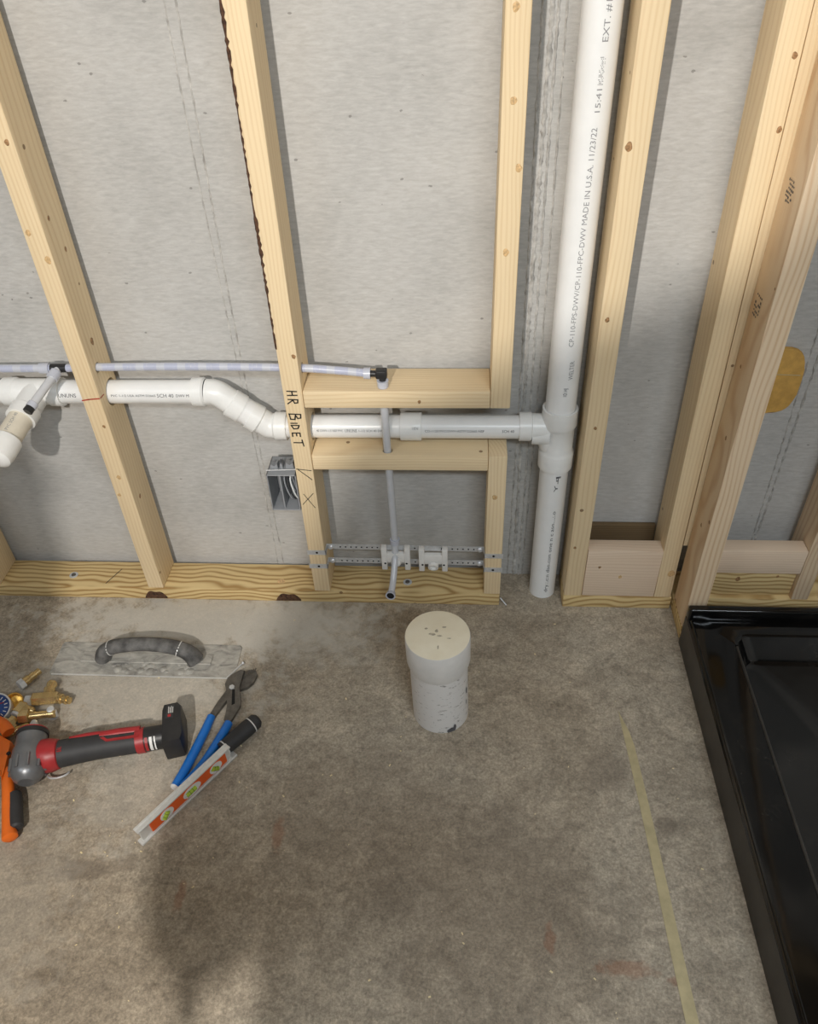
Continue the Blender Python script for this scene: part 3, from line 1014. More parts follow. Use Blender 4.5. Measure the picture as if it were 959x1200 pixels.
# black elbow over the upper block
bm = bmesh.new()
bm_tube(bm, [W((0.142, 0.0195, 0.6175)), W((0.166, 0.018, 0.6175))], 0.0062, 14)
bm_tube(bm, [W((PEX_VX, 0.018, 0.6225)), W((PEX_VX, 0.018, 0.590))], 0.0068, 14)
bm_box(bm, W((0.162, 0.0085, 0.610)), W((0.184, 0.0275, 0.627)), 0.003, 2)
elb = finish('black_elbow', bm, 'black_plastic', water, True)
lathe('clamp_ring', W((0.139, 0.0198, 0.6175)), (1, 0, 0), [(0, 0.0085), (0, 0.0108), (0.013, 0.0112), (0.013, 0.0085)], 'pex_ring', water, 20)
lathe('clamp_ring', W((PEX_VX, 0.018, 0.5895)), (0, 0, 1), [(0, 0.0085), (0, 0.0108), (0.014, 0.0116), (0.014, 0.0085)], 'pex_ring', water, 20)
tube('vertical_tube', smooth_path([W((PEX_VX, 0.018, 0.600)), W((PEX_VX, 0.018, 0.50)), W((PEX_VX + 0.001, 0.019, 0.40)), W((0.1765, 0.021, 0.30)), W((0.1780, 0.022, 0.190))], 5), RP, 'pex_plain', water, 16)
lathe('clamp_ring', W((0.178, 0.022, 0.176)), (0, 0, 1), [(0, 0.0085), (0, 0.0108), (0.013, 0.0112), (0.013, 0.0085)], 'pex_ring', water, 20)
# stub leaving the bracket towards the room
tube('outlet_tube', smooth_path([W((0.178, 0.020, 0.174)), W((0.178, 0.012, 0.150)), W((0.177, -0.006, 0.130)), W((0.174, -0.032, 0.104)), W((0.1705, -0.056, 0.0895))], 5), [0.0075] * 21, 'pex_plain', water, 16)
dd_ = Vector((-0.10, -0.95, 0.12)).normalized()
lathe('outlet_ring', W(Vector((0.1705, -0.0555, 0.0895)) - dd_ * 0.008), dd_, [(0, 0.008), (0.001, 0.0092), (0.014, 0.0115), (0.014, 0.0085)], 'pex_ring', water, 20, True, False)
lathe('outlet_bore', W(Vector((0.1705, -0.0555, 0.0895)) + dd_ * 0.0045), dd_, [(0, 0.0086), (0.0008, 0.0086)], 'hole', water, 20)
# tee and plugged stub at the left
SE = Vector((-0.4975, -0.062, 0.589))
SS = Vector((-0.466, PEXY, 0.6235))
sd = (SE - SS).normalized()
tube('black_tee', [W((-0.482, PEXY, 0.6235)), W((-0.450, PEXY, 0.6235))], 0.0088, 'black_plastic', water, 14)
tube('stub_tube', [W(SS), W(SE)], RP, 'pex_plain', water, 16)
lathe('clamp_ring', W(SS + sd * 0.010), sd, [(0, 0.0085), (0, 0.0112), (0.016, 0.0116), (0.016, 0.0085)], 'pex_ring', water, 20)
lathe('clamp_ring', W((-0.505, PEXY, 0.6233)), (1, 0, 0), [(0, 0.0085), (0, 0.0105), (0.020, 0.0110), (0.020, 0.0085)], 'pex_ring', water, 20)
lathe('black_plug', W(SE - sd * 0.002), sd, [(0, 0.0090), (0.010, 0.0094), (0.011, 0.0080)], 'black_plastic', water, 18)
lathe('clamp_ring', W(SE - sd * 0.014), sd, [(0, 0.0085), (0.001, 0.0096), (0.012, 0.0100), (0.012, 0.0085)], 'pex_ring', water, 18)

# ------------------------------------------------------------------ bracket rails
brk = empty('mounting_bracket', (0.20, 0.0, 0.13), 'galvanised perforated rails between stud and cripple carrying white clamps', 'bracket')
def B(p):
    return Vector(p) - brk.location


def rail(z):
    bm = bmesh.new()
    yb = 0.020
    h = 0.0075
    t = 0.0014
    zl, zr_ = z, z - 0.0025
    # back run, side returns and front tabs
    def quadbox(lo, hi, dz0=0.0, dz1=0.0):
        vs_ = bm_box(bm, B(lo), B(hi))
        for v in vs_:
            f = (v.co.x + brk.location.x - 0.02) / 0.36
            v.co.z += (zl * (1 - f) + zr_ * f)
    quadbox((0.0200, yb, 0.0 - h), (0.3810, yb + t, h))
    quadbox((0.0200, -0.0018, -h), (0.0214, yb, h))
    quadbox((0.3796, -0.0018, -h), (0.3810, yb, h))
    quadbox((-0.0215, -0.0018, -0.0065), (0.0214, -0.0004, 0.0065))
    quadbox((0.3796, -0.0018, -0.0065), (0.4225, -0.0004, 0.0065))
    r = finish('rail', bm, 'steel', brk)
    # punched holes, screw heads
    for i in range(26):
        x = 0.052 + i * 0.0122
        if 0.15 < x < 0.20 or 0.235 < x < 0.275:
            continue
        f = (x - 0.02) / 0.36
        lathe('punched_hole', B((x, yb - 0.0004, zl * (1 - f) + zr_ * f)), (0, -1, 0), [(0, 0.0018), (0.0006, 0.0018)], 'hole', r, 8)
    for x, f in ((0.001, -0.05), (0.401, 1.05)):
        lathe('tab_hole', B((x, -0.0016, zl * (1 - f) + zr_ * f)), (0, -1, 0), [(0, 0.0030), (0.0006, 0.0030)], 'hole', r, 8)
    for x, f in ((0.0300, 0.03), (0.3705, 0.97)):
        lathe('screw_head', B((x, yb - 0.001, zl * (1 - f) + zr_ * f)), (0, -1, 0), [(0, 0.0065), (0.002, 0.0066), (0.0045, 0.0045), (0.0055, 0.0)], 'steel', brk, 14, True, False)


rail(0.1645)
rail(0.1215)


def clamp(xc, zc, cup):
    root = B((xc, 0, zc))
    bm = bmesh.new()
    for sx in (-1, 1):
        bm_box(bm, root + Vector((sx * 0.0265 - 0.0065, 0.004, -0.035)), root + Vector((sx * 0.0265 + 0.0065, 0.0185, 0.033)), 0.002, 2)
    bm_box(bm, root + Vector((-0.022, 0.006, -0.014)), root + Vector((0.022, 0.0185, 0.013)), 0.002, 2)
    if cup:
        bm_lathe(bm, root + Vector((0, 0.008, -0.018)), (0, -0.7, -0.2), [(0, 0.0125), (0.008, 0.0118), (0.008, 0.0085), (0.002, 0.008)], 18, True, True)
    else:
        bm_lathe(bm, root + Vector((0, 0.014, -0.014)), (0, -0.6, 0.25), [(0, 0.014), (0.012, 0.012), (0.016, 0.0095)], 18)
    c_ = finish('clamp', bm, 'bracket_white', brk, True, 35)
    for sx in (-1, 1):
        lathe('screw_hole', root + Vector((sx * 0.0245, 0.0042, -0.014)), (0, -1, 0), [(0, 0.0026), (0.0004, 0.0026)], 'hole', c_, 10)


clamp(0.1795, 0.143, False)
clamp(0.2650, 0.140, True)

# ------------------------------------------------------------------ electrical box
eb = empty('electrical_box', (-0.052, 0.03, 0.297), 'grey plastic electrical box on the handwritten stud with cable loops inside', 'electrical box')
x0, x1, z0, z1, y0, y1 = -0.0825, -0.0200, 0.290, 0.386, -0.002, 0.066
w = 0.0024
def E_(p):
    return Vector(p) - eb.location


bm = bmesh.new()
for lo, hi in (((x0, y0, z0), (x0 + w, y1, z1)), ((x1 - w, y0, z0), (x1, y1, z1)), ((x0, y0, z0), (x1, y1, z0 + w)), ((x0, y0, z1 - w), (x1, y1, z1)), ((x0, y1 - w, z0), (x1, y1, z1)),
               ((x0 + 0.026, y0 + 0.004, z0 + 0.003), (x0 + 0.029, y1, z1 - 0.003))):
    bm_box(bm, E_(lo), E_(hi), 0.0006)
finish('box_shell', bm, 'grey_plastic', eb)
bm = bmesh.new()
for xa, xb, yy, hh in ((-0.076, -0.060, 0.018, 0.014), (-0.056, -0.050, 0.020, 0.018), (-0.044, -0.027, 0.022, 0.015)):
    bm_prism(bm, [(xa, 0), (xb, 0), (xb - 0.001, hh), ((xa + xb) / 2, hh * 0.6), (xa + 0.001, hh)], 0, 0.016)
    vs_ = [v for v in bm.verts if not v.tag]
    for v in vs_:
        v.co = E_((v.co.x, yy + v.co.z, z1 + v.co.y))
        v.tag = True
finish('mounting_lug', bm, 'grey_plastic', eb)
tube('nail', [E_((-0.084, 0.010, z1 + 0.004)), E_((-0.018, 0.010, z1 + 0.007))], 0.0014, 'steel', eb, 8)
for k in range(3):
    xx = -0.047 + k * 0.0065
    tube('cable_loop', smooth_path([E_((xx, 0.050, 0.376)), E_((xx - 0.004, 0.020, 0.362)), E_((xx + 0.001, 0.012, 0.335)), E_((xx + 0.008, 0.014, 0.312)), E_((xx + 0.013, 0.030, 0.304))], 6), 0.0017, ['grey_plastic', 'black_rubber', 'white_paint'][k], eb, 10)

# ------------------------------------------------------------------ ochre patch on the wall
bm = bmesh.new()
poly = []
for i in range(28):
    a = 2 * pi * i / 28
    ex = 0.62
    cx = abs(cos(a)) ** ex * (1 if cos(a) > 0 else -1) * 0.052
    cz = abs(sin(a)) ** ex * (1 if sin(a) > 0 else -1) * 0.073
    poly.append((0.940 + cx + 0.05 * (cz / 0.6) * -0.12, 0.553 + cz))
bm_prism(bm, poly, 0, 0.012, 0.004)
for v in bm.verts:
    v.co = Vector((v.co.x, YB - v.co.z, v.co.y)) - Vector((0.94, YB, 0.48))
o = finish('foam_patch', bm, 'ochre', None, True)
o.location = (0.94, YB, 0.48)
tag(o, 'ochre yellow rounded patch stuck on the concrete behind the corner stud', 'foam patch')
tube('crease', [(-0.045, -0.0122, 0.092), (0.046, -0.0122, 0.088)], 0.0008, 'tape', o, 6)

# ------------------------------------------------------------------ capped floor pipe
cap = empty('capped_pipe', (0.290, -0.3005, 0), 'scuffed white capped drain stub standing on the open concrete floor', 'pipe')
tilt = Vector((-0.018, 0.006, 1)).normalized()
m, nt, b_ = new_mat('scuffed_pvc')
tc = N(nt, 'ShaderNodeTexCoord').outputs['Object']
sc_ = noise(nt, mapping(nt, tc, scale=(60, 60, 190)), 1.0, 4, 0.7)
c_ = mix(nt, ramp(nt, sc_, [(0.60, (0, 0, 0)), (0.66, (1, 1, 1))]), (0.78, 0.76, 0.74), (0.26, 0.24, 0.22))
sp = N(nt, 'ShaderNodeSeparateXYZ')
L(nt, tc, sp.inputs[0])
L(nt, c_, b_.inputs['Base Color'])
b_.inputs['Roughness'].default_value = 0.45
MAT['scuffed'] = m
m, nt, b_ = new_mat('cap_pvc')
tc = N(nt, 'ShaderNodeTexCoord').outputs['Object']
L(nt, ramp(nt, noise(nt, tc, 22, 5, 0.6), [(0.3, (0.80, 0.73, 0.56)), (0.7, (0.88, 0.82, 0.66))]), b_.inputs['Base Color'])
b_.inputs['Roughness'].default_value = 0.5
MAT['cap'] = m
MAT['cap_side'] = simple('cap_side_pvc', (0.76, 0.74, 0.71), 0.5, var=0.05, vscale=40)
lathe('pipe_body', (0, 0, -0.01), tilt, [(0, 0.0572), (0.19, 0.0572)], 'scuffed', cap, 48)
lathe('cap', tilt * 0.158, tilt, [(0, 0.0574), (0, 0.0590), (0.014, 0.0625), (0.0745, 0.0630), (0.0775, 0.0618), (0.0785, 0.0595), (0.0786, 0.0)], ['cap', 'cap_side'], cap, 48, False, False, 30)
for p_ in bpy.data.objects['cap'].data.polygons:
    p_.material_index = 1 if abs(p_.normal.z) < 0.5 else 0
rnd = random.Random(4)
for cx, cy, sx, sy in ((-0.010, 0.000, 0.014, 0.006), (0.004, -0.004, 0.010, 0.004), (0.012, 0.018, 0.008, 0.004), (0.022, -0.010, 0.008, 0.003), (-0.022, 0.014, 0.007, 0.004), (0.002, -0.032, 0.003, 0.012), (-0.002, 0.008, 0.006, 0.008)):
    top = tilt * 0.2366
    n = 9
    bm = bmesh.new()
    bm.faces.new([bm.verts.new(top + Vector((cx + cos(2 * pi * i / n) * sx * rnd.uniform(.4, .6), cy + sin(2 * pi * i / n) * sy * rnd.uniform(.35, .6), 0.0006 - cx * -0.018))) for i in range(n)])
    finish('smudge', bm, 'smudge', cap)
bm = bmesh.new()
for a0, z0_, da, dz in ((-0.35, 0.095, 0.10, 0.030), (-0.38, 0.060, 0.05, 0.02), (-1.15, 0.006, 0.35, 0.020), (-1.02, 0.012, 0.12, 0.022)):
    n = 8
    pts = []
    bm = bmesh.new()
    for i in range(n):
        t = 2 * pi * i / n
        a = a0 + cos(t) * da / 2
        z = z0_ + sin(t) * dz / 2 * rnd.uniform(.6, 1)
        pts.append(bm.verts.new(tilt * z + Vector((cos(a), sin(a), 0)) * 0.0580))
    bm.faces.new(pts)
    finish('scuff', bm, 'ink', cap)

# ------------------------------------------------------------------ tape strip on floor
bm = bmesh.new()
n = 24
for i in range(n + 1):
    t = i / n
    y = -0.306 - 0.80 * t
    xc = 0.6655 + 0.037 * t + 0.0015 * sin(t * 7)
    hw = 0.0080 + 0.0030 * t
    bm.verts.new((xc - hw, y + (0.016 if i == 0 else 0), 0.0003))
    bm.verts.new((xc + hw - (0.013 if i == 0 else (0.0035 if i == 1 else 0)), y + (0.004 if i == 0 else 0.0), 0.0003))
bm.verts.ensure_lookup_table()
for i in range(n):
    q = [bm.verts[2 * i], bm.verts[2 * i + 1], bm.verts[2 * i + 3], bm.verts[2 * i + 2]]
    bm.faces.new(q)
g = bmesh.ops.extrude_face_region(bm, geom=bm.faces[:])
for v in [e for e in g['geom'] if isinstance(e, bmesh.types.BMVert)]:
    v.co.z += 0.0006
o = finish('tape_strip', bm, 'tape', None)
tag(o, 'strip of yellowed masking tape stuck along the floor beside the shower pan', 'tape')

# ------------------------------------------------------------------ black shower pan
pan = empty('shower_pan', (1.25, -0.6, 0), 'glossy black shower pan lying on the floor against the framing', 'shower pan')
PX0, PX1, PYB, PYF = 0.8170, 1.75, -0.0965, -1.30
def pan_part():
    bm = bmesh.new()
    # nested closed outlines: (x0, x1, y0(back), y1(front), z, corner radius)
    def ring(x0, x1, yb, yf, z, r, n=5):
        pts = []
        for cx, cy, a0 in ((x1 - r, yb - r, 0), (x0 + r, yb - r, pi / 2), (x0 + r, yf + r, pi), (x1 - r, yf + r, 3 * pi / 2)):
            for i in range(n + 1):
                a = a0 + pi / 2 * i / n
                pts.append(bm.verts.new(Vector((cx + cos(a) * r, cy + sin(a) * r, z)) - pan.location))
        return pts
    rings = [
        ring(PX0, PX1, PYB, PYF, 0.001, 0.006),
        ring(PX0, PX1, PYB, PYF, 0.084, 0.006),
        ring(PX0 + 0.003, PX1 - 0.003, PYB - 0.003, PYF + 0.003, 0.0875, 0.008),
        ring(PX0 + 0.006, PX1 - 0.006, PYB - 0.010, PYF + 0.006, 0.0885, 0.010),
        ring(PX0 + 0.085, PX1 - 0.085, PYB - 0.052, PYF + 0.10, 0.086, 0.030),
        ring(PX0 + 0.090, PX1 - 0.090, PYB - 0.057, PYF + 0.105, 0.082, 0.034),
        ring(PX0 + 0.108, PX1 - 0.108, PYB - 0.080, PYF + 0.125, 0.032, 0.040),
        ring(PX0 + 0.116, PX1 - 0.116, PYB - 0.088, PYF + 0.133, 0.027, 0.042),
        ring(PX0 + 0.40, PX1 - 0.40, PYB - 0.50, PYF + 0.45, 0.0262, 0.042)]
    for k in range(len(rings) - 1):
        n = len(rings[k])
        for i in range(n):
            j = (i + 1) % n
            bm.faces.new((rings[k][i], rings[k][j], rings[k + 1][j], rings[k + 1][i]))
    bm.faces.new(rings[-1])
    for f in bm.faces:
        cz = f.calc_center_median()
        f.material_index = 1 if abs(f.normal.z) < 0.3 and False else 0
    o = finish('basin', bm, ['pan', 'pan_side'], pan, True, 30)
    for p in o.data.polygons:
        if abs(p.normal.z) < 0.2 and p.center.z < 0.06 and (p.center.x + pan.location.x < PX0 + 0.01):
            p.material_index = 1
    return o


pan_part()
# raised tiling flange along the back
bm = bmesh.new()
bm_box(bm, Vector((PX0 + 0.001, PYB - 0.0185, 0.080)) - pan.location, Vector((PX1, PYB - 0.0005, 0.1195)) - pan.location, 0.005, 3)
finish('back_flange', bm, 'pan', pan, True, 35)
# ridge beading just inside the left threshold edge
tube('threshold_bead', [Vector((PX0 + 0.009, y, 0.0895)) - pan.location for y in (-0.118, -0.35, -0.7, -1.0, -1.28)], 0.0028, 'pan', pan, 8)
tube('basin_bead', [Vector((PX0 + 0.0875, y, 0.0862)) - pan.location for y in (-0.185, -0.35, -0.7, -1.0, -1.16)], 0.0030, 'pan_side', pan, 8)
lathe('drain', Vector((1.28, -0.70, 0.0255)) - pan.location, (0, 0, 1), [(0, 0.045), (0.003, 0.045), (0.004, 0.040)], 'steel', pan, 28)

# ------------------------------------------------------------------ trowel
tr = empty('hand_trowel', (-0.377, -0.190, 0), 'concrete hand trowel with dusty black handle lying by the wall plate', 'trowel')
MAT['trowel'] = None
m, nt, b_ = new_mat('mortar_crusted_steel')
tc = N(nt, 'ShaderNodeTexCoord').outputs['Object']
n1 = noise(nt, mapping(nt, tc, scale=(1, 2, 1)), 26, 6, 0.65, 0.8)
L(nt, ramp(nt, n1, [(0.28, (0.17, 0.165, 0.155)), (0.45, (0.36, 0.345, 0.31)), (0.62, (0.50, 0.48, 0.43)), (0.8, (0.60, 0.58, 0.52))]), b_.inputs['Base Color'])
b_.inputs['Roughness'].default_value = 0.7
b_.inputs['Metallic'].default_value = 0.15
bump(nt, b_, n1, 0.5, 0.002)
MAT['trowel'] = m
poly = [(-0.212, 0.040), (-0.209, 0.046), (0.203, 0.048), (0.209, 0.042), (0.211, -0.040), (0.207, -0.045), (-0.205, -0.0485), (-0.210, -0.043)]
blade = prism('blade', poly, 0.0005, 0.0030, 'trowel', tr, 0.0006, False)
bm = bmesh.new()
bm_box(bm, (-0.204, -0.0480, 0.0028), (0.206, -0.0450, 0.0036))
finish('edge_highlight', bm, 'alum', blade)  # bright strip painting the highlight along the blade's front edge
bm = bmesh.new()
bm_box(bm, (-0.150, -0.012, 0.003), (0.150, 0.016, 0.007), 0.0015)
finish('mounting_bar', bm, 'trowel', tr)
hz = [(-0.096, -0.004, 0.014), (-0.090, -0.003, 0.030), (-0.068, 0.0, 0.044), (-0.030, 0.002, 0.051), (0.012, 0.003, 0.053), (0.055, 0.002, 0.050), (0.088, 0.0, 0.042), (0.108, -0.004, 0.030), (0.118, -0.008, 0.014)]
hp = smooth_path(hz, 5)
hr = [0.0225 - 0.0050 * sin(pi * i / (len(hp) - 1)) for i in range(len(hp))]
handle = tube('handle', hp, hr, 'dusty_black', tr, 16, 0.8)
for i0 in (9, 29):
    tube('seam_line', [hp[i0], hp[i0 + 1] * 0.35 + hp[i0] * 0.65], hr[i0] + 0.0006, 'alum', handle, 16, 0.8)
lathe('hang_hole', (0.094, -0.0145, 0.044), (0, -0.8, 0.5), [(0, 0.0045), (0.003, 0.0045)], 'hole', handle, 12)
bm = bmesh.new()
rnd = random.Random(8)
for i in range(26):
    t = rnd.random()
    x = -0.08 + 0.19 * t
    y = rnd.uniform(-0.035, -0.008)
    s = rnd.uniform(0.004, 0.012)
    bm_lathe(bm, (x, y, 0.0028), (0, 0, 1), [(0, s), (s * 0.25, s * 0.7), (s * 0.35, 0.0001)], 7, True, False)
finish('mortar_crust', bm, 'trowel', blade, True, 60)

# ------------------------------------------------------------------ pliers
pl = empty('pliers', (-0.165, -0.35, 0), 'tongue and groove pliers with blue grips lying beside the level', 'pliers')
def PL(p, z=0.0):
    return (p[0] + 0.165, p[1] + 0.35, z)


def plp(poly):
    return [PL(p)[:2] for p in poly]


slot_arm = prism('slotted_jaw', plp([(-0.158, -0.352), (-0.158, -0.318), (-0.168, -0.285), (-0.178, -0.262), (-0.176, -0.245), (-0.164, -0.231), (-0.152, -0.222), (-0.143, -0.224), (-0.144, -0.248), (-0.146, -0.268), (-0.136, -0.290), (-0.131, -0.315), (-0.141, -0.352), (-0.150, -0.362)]), 0.009, 0.017, 'dark_steel', pl, 0.0015)
prism('slot', plp([(-0.158, -0.276), (-0.152, -0.276), (-0.144, -0.312), (-0.150, -0.316)]), 0.0165, 0.0174, 'hole', slot_arm)
lathe('pivot_nut', PL((-0.160, -0.270), 0.016), (0, 0, 1), [(0, 0.0065), (0.003, 0.0060), (0.004, 0.0035), (0.0042, 0.0)], 'steel', pl, 6, True, False)
prism('lower_jaw', plp([(-0.155, -0.246), (-0.150, -0.224), (-0.135, -0.216), (-0.120, -0.217), (-0.114, -0.228), (-0.119, -0.250), (-0.130, -0.264), (-0.148, -0.270), (-0.160, -0.280), (-0.176, -0.322), (-0.184, -0.344), (-0.195, -0.338), (-0.184, -0.300), (-0.172, -0.268)]), 0.001, 0.0095, 'dark_steel', pl, 0.0012)
bm = bmesh.new()
for i in range(7):
    x, y = -0.143 + 0.0035 * i, -0.238 + 0.0028 * i
    bm_box(bm, PL((x, y), 0.009), PL((x + 0.0016, y + 0.010), 0.0108))
finish('jaw_teeth', bm, 'dark_steel', pl)
hl = smooth_path([PL((-0.189, -0.340), .009), PL((-0.193, -0.375), .010), PL((-0.201, -0.425), .011), PL((-0.209, -0.465), .011), PL((-0.219, -0.503), .011)], 5)
tube('grip', hl, [0.0085 + 0.0012 * sin(i * pi / 20) for i in range(len(hl))], 'blue', pl, 14)
hr_ = smooth_path([PL((-0.147, -0.357), .013), PL((-0.156, -0.395), .0135), PL((-0.171, -0.445), .013), PL((-0.187, -0.478), .012), PL((-0.204, -0.503), .011)], 5)
tube('grip', hr_, [0.0088 + 0.0012 * sin(i * pi / 20) for i in range(len(hr_))], 'blue', pl, 14)
lathe('grip_end', PL((-0.219, -0.503), .011), (-0.25, -1, 0), [(0, 0.0085), (0.004, 0.0075), (0.006, 0.004)], 'white_paint', pl, 12)
# loose screw by the pliers
sc1 = tube('screw', [(-0.182, -0.236, 0.004), (-0.157, -0.196, 0.004)], 0.0018, 'steel', None, 8)
bm = bmesh.new()
bm_lathe(bm, (-0.157, -0.196, 0.004), (25, 40, 0), [(0, 0.0018), (0.003, 0.0042), (0.004, 0.0040)], 10)
finish('screw_head', bm, 'steel', sc1, True)
tag(sc1, 'loose steel screw lying at the jaws of the pliers', 'screw')

# ------------------------------------------------------------------ torpedo level
ang = atan2(0.187, 0.128)
lv = empty('torpedo_level', (-0.1870, -0.5180, 0), 'orange and silver torpedo level standing on edge beside the pliers', 'level', rot=(0, 0, ang))
LN = 0.1175
def lvl_poly(h0, h1, cut):
    return [(-LN, h0), (-LN + cut, h1), (LN - cut, h1), (LN, h0)]


bm = bmesh.new()
def bar(bm, xa, xb, ya, yb, za, zb, bev=0.001):
    bm_box(bm, (xa, ya, za), (xb, yb, zb), bev, 1)


bar(bm, -LN, LN, -0.0075, 0.0075, 0.0, 0.0065)
finish('bottom_rail', bm, 'alum', lv)
bm = bmesh.new()
bar(bm, -LN + 0.002, LN - 0.010, -0.0075, -0.0018, 0.0400, 0.0450)
bar(bm, -LN + 0.002, LN - 0.010, 0.0018, 0.0075, 0.0400, 0.0450)
bar(bm, -LN + 0.002, LN - 0.010, -0.0030, 0.0030, 0.0390, 0.0438)
finish('top_rail', bm, 'alum', lv)
bm = bmesh.new()
bar(bm, -LN + 0.006, LN - 0.012, -0.0028, 0.0028, 0.006, 0.0400)
finish('web', bm, 'alum', lv)
bm = bmesh.new()
bar(bm, -0.090, 0.094, -0.0056, 0.0056, 0.0095, 0.0385)
finish('vial_holder', bm, 'orange_red', lv)
for x, ln_, rot_ in ((-0.054, 0.030, 0.5), (0.006, 0.042, 0.0), (0.066, 0.030, -0.5)):
    bm = bmesh.new()
    pts = [(cos(2 * pi * i / 20) * ln_ / 2 * 1.0, sin(2 * pi * i / 20) * 0.0125) for i in range(20)]
    bm_prism(bm, pts, 0, 0.0012)
    bm.transform(Matrix.Translation((x, -0.0056, 0.0235)) @ Matrix.Rotation(pi / 2, 4, 'X'))
    wnd = finish('vial_window', bm, 'white_paint', lv, True)
    c0 = Vector((x - 0.003, -0.0072, 0.0245))
    dx = Vector((cos(rot_ * 1.6), 0, sin(rot_ * 1.6)))
    tube('vial', [c0 - dx * ln_ * 0.27, c0 + dx * ln_ * 0.27], 0.0050, 'green_vial', wnd, 12)
    for q in (-0.0035, 0.0035):
        tube('vial_line', [c0 + dx * q - dx * 0.0004, c0 + dx * q + dx * 0.0004], 0.0052, 'marker', wnd, 12)

# black round tool under the pliers
bt = empty('hand_tool', (-0.114, -0.388, 0), 'black round tool handle with white rings poking out past the level', 'tool')
ax = Vector((0.080, 0.100, 0.004)).normalized()
st = Vector((-0.030, -0.036, 0.0175))
lathe('handle', st, ax, [(0, 0.0150), (0.018, 0.0160), (0.030, 0.0165), (0.062, 0.0172), (0.088, 0.0160), (0.094, 0.0110), (0.096, 0.0)], 'black_rubber', bt, 24, True, False)
lathe('white_ring', st + ax * 0.074, ax, [(0, 0.0160), (0.0003, 0.0176), (0.0024, 0.0173), (0.0027, 0.0160)], 'white_paint', bt, 24)
lathe('white_ring', st + ax * 0.006, ax, [(0, 0.0150), (0.0003, 0.0163), (0.0024, 0.0165), (0.0027, 0.0150)], 'white_paint', bt, 24)

# ------------------------------------------------------------------ cordless expansion tool
ta = atan2(0.055, 0.222)
ct = empty('cordless_tool', (-0.470, -0.457, 0), 'red and black cordless expansion tool lying on its side on the floor', 'power tool', rot=(0, 0, ta))
ZA = 0.0335
bm = bmesh.new()
bm_tube(bm, smooth_path([(0.006, 0, ZA), (0.04, 0.001, ZA), (0.09, 0.002, ZA - 0.001), (0.14, 0.001, ZA - 0.002), (0.172, 0, ZA - 0.002)], 5), [0.0270, 0.0272, 0.0272, 0.0270, 0.0266, 0.0262, 0.0258, 0.0255, 0.0252, 0.0250, 0.0248, 0.0246, 0.0245, 0.0244, 0.0244, 0.0243, 0.0243, 0.0242, 0.0242, 0.0242, 0.0242], 24)
body = finish('handle', bm, 'black_rubber', ct, True)
bm = bmesh.new()
for k, (pa, pb, rr_) in enumerate((((0.030, 0.019, ZA + 0.016), (0.095, 0.021, ZA + 0.014), 0.0062), ((0.090, 0.014, ZA + 0.0185), (0.168, 0.012, ZA + 0.0175), 0.0085))):
    bm_tube(bm, [pa, (Vector(pa) + Vector(pb)) / 2 + Vector((0, 0.001, 0.001)), pb], rr_, 12, True, 0.7)
finish('red_panel', bm, 'red_plastic', ct, True)
bm = bmesh.new()
bm_prism(bm, [(0.092, 0.004), (0.104, -0.006), (0.168, -0.008), (0.168, -0.004), (0.107, -0.002), (0.099, 0.005)], ZA + 0.0205, ZA + 0.0245)
finish('grip_trim', bm, 'red_plastic', ct)
lathe('red_band', (0.158, 0, ZA - 0.002), (1, 0, 0), [(0, 0.0240), (0.001, 0.0258), (0.017, 0.0258), (0.018, 0.0240)], 'red_plastic', ct, 28)
lathe('label_sleeve', (0.174, 0, ZA - 0.002), (1, 0, 0), [(0, 0.0246), (0.034, 0.0240), (0.042, 0.0235)], 'black_plastic', ct, 28)
bm = bmesh.new()
for xx, ww in ((0.187, 0.0055), (0.196, 0.0028), (0.178, 0.0055)):
    ring = []
    for i in range(7):
        a = radians(-100 + 12 * i)
        for q in (0, ww):
            ring.append(bm.verts.new((xx + q, cos(a) * -0.0 + sin(a) * 0.0253 * 1.0, ZA - 0.002 + cos(a) * 0.0253)))
    for i in range(6):
        bm.faces.new((ring[2 * i], ring[2 * i + 1], ring[2 * i + 3], ring[2 * i + 2]))
lab = finish('label_print', bm, ['white_paint', 'red_plastic'], ct)
for i, p in enumerate(lab.data.polygons):
    p.material_index = 1 if i >= 12 else 0
bm = bmesh.new()
bm_prism(bm, [(-0.020, -0.048), (0.016, -0.048), (0.021, -0.034), (0.021, 0.034), (0.014, 0.044), (-0.014, 0.044), (-0.018, 0.030)], 0.004, 0.066, 0.006)
bm.transform(Matrix.Translation((0.232, 0.010, 0)) @ Matrix.Rotation(0.06, 4, 'Z'))
bat = finish('battery', bm, 'black_plastic', ct, True, 40)
bm = bmesh.new()
bm_prism(bm, [(-0.010, 0.0), (0.006, 0.0), (0.008, 0.032), (-0.006, 0.034)], 0, 0.0012)
bm.transform(Matrix.Translation((0.230, 0.016, 0.0656)))
blab = finish('battery_label', bm, 'black_rubber', bat)
bm = bmesh.new()
for xx, yy, w_, h_ in ((0.2255, 0.019, 0.006, 0.006),):
    bm_box(bm, (xx, yy, 0.0667), (xx + w_, yy + h_, 0.0672))
finish('red_logo', bm, 'red_plastic', blab)
bm = bmesh.new()
for k in range(4):
    bm_box(bm, (0.226 + 0.0028 * k, 0.028, 0.0667), (0.2273 + 0.0028 * k, 0.044 - 0.002 * (k % 2), 0.0671))
finish('label_lines', bm, 'alum', blab)
bm = bmesh.new()
for k in range(4):
    bm_box(bm, (0.012, -0.0125 + 0.0035 * k, ZA + 0.0258 - abs(1.5 - k) * 0.0012 - k * 0.0003), (0.0205, -0.0107 + 0.0035 * k, ZA + 0.0272 - abs(1.5 - k) * 0.0012))
finish('brand_print', bm, 'red_plastic', body)
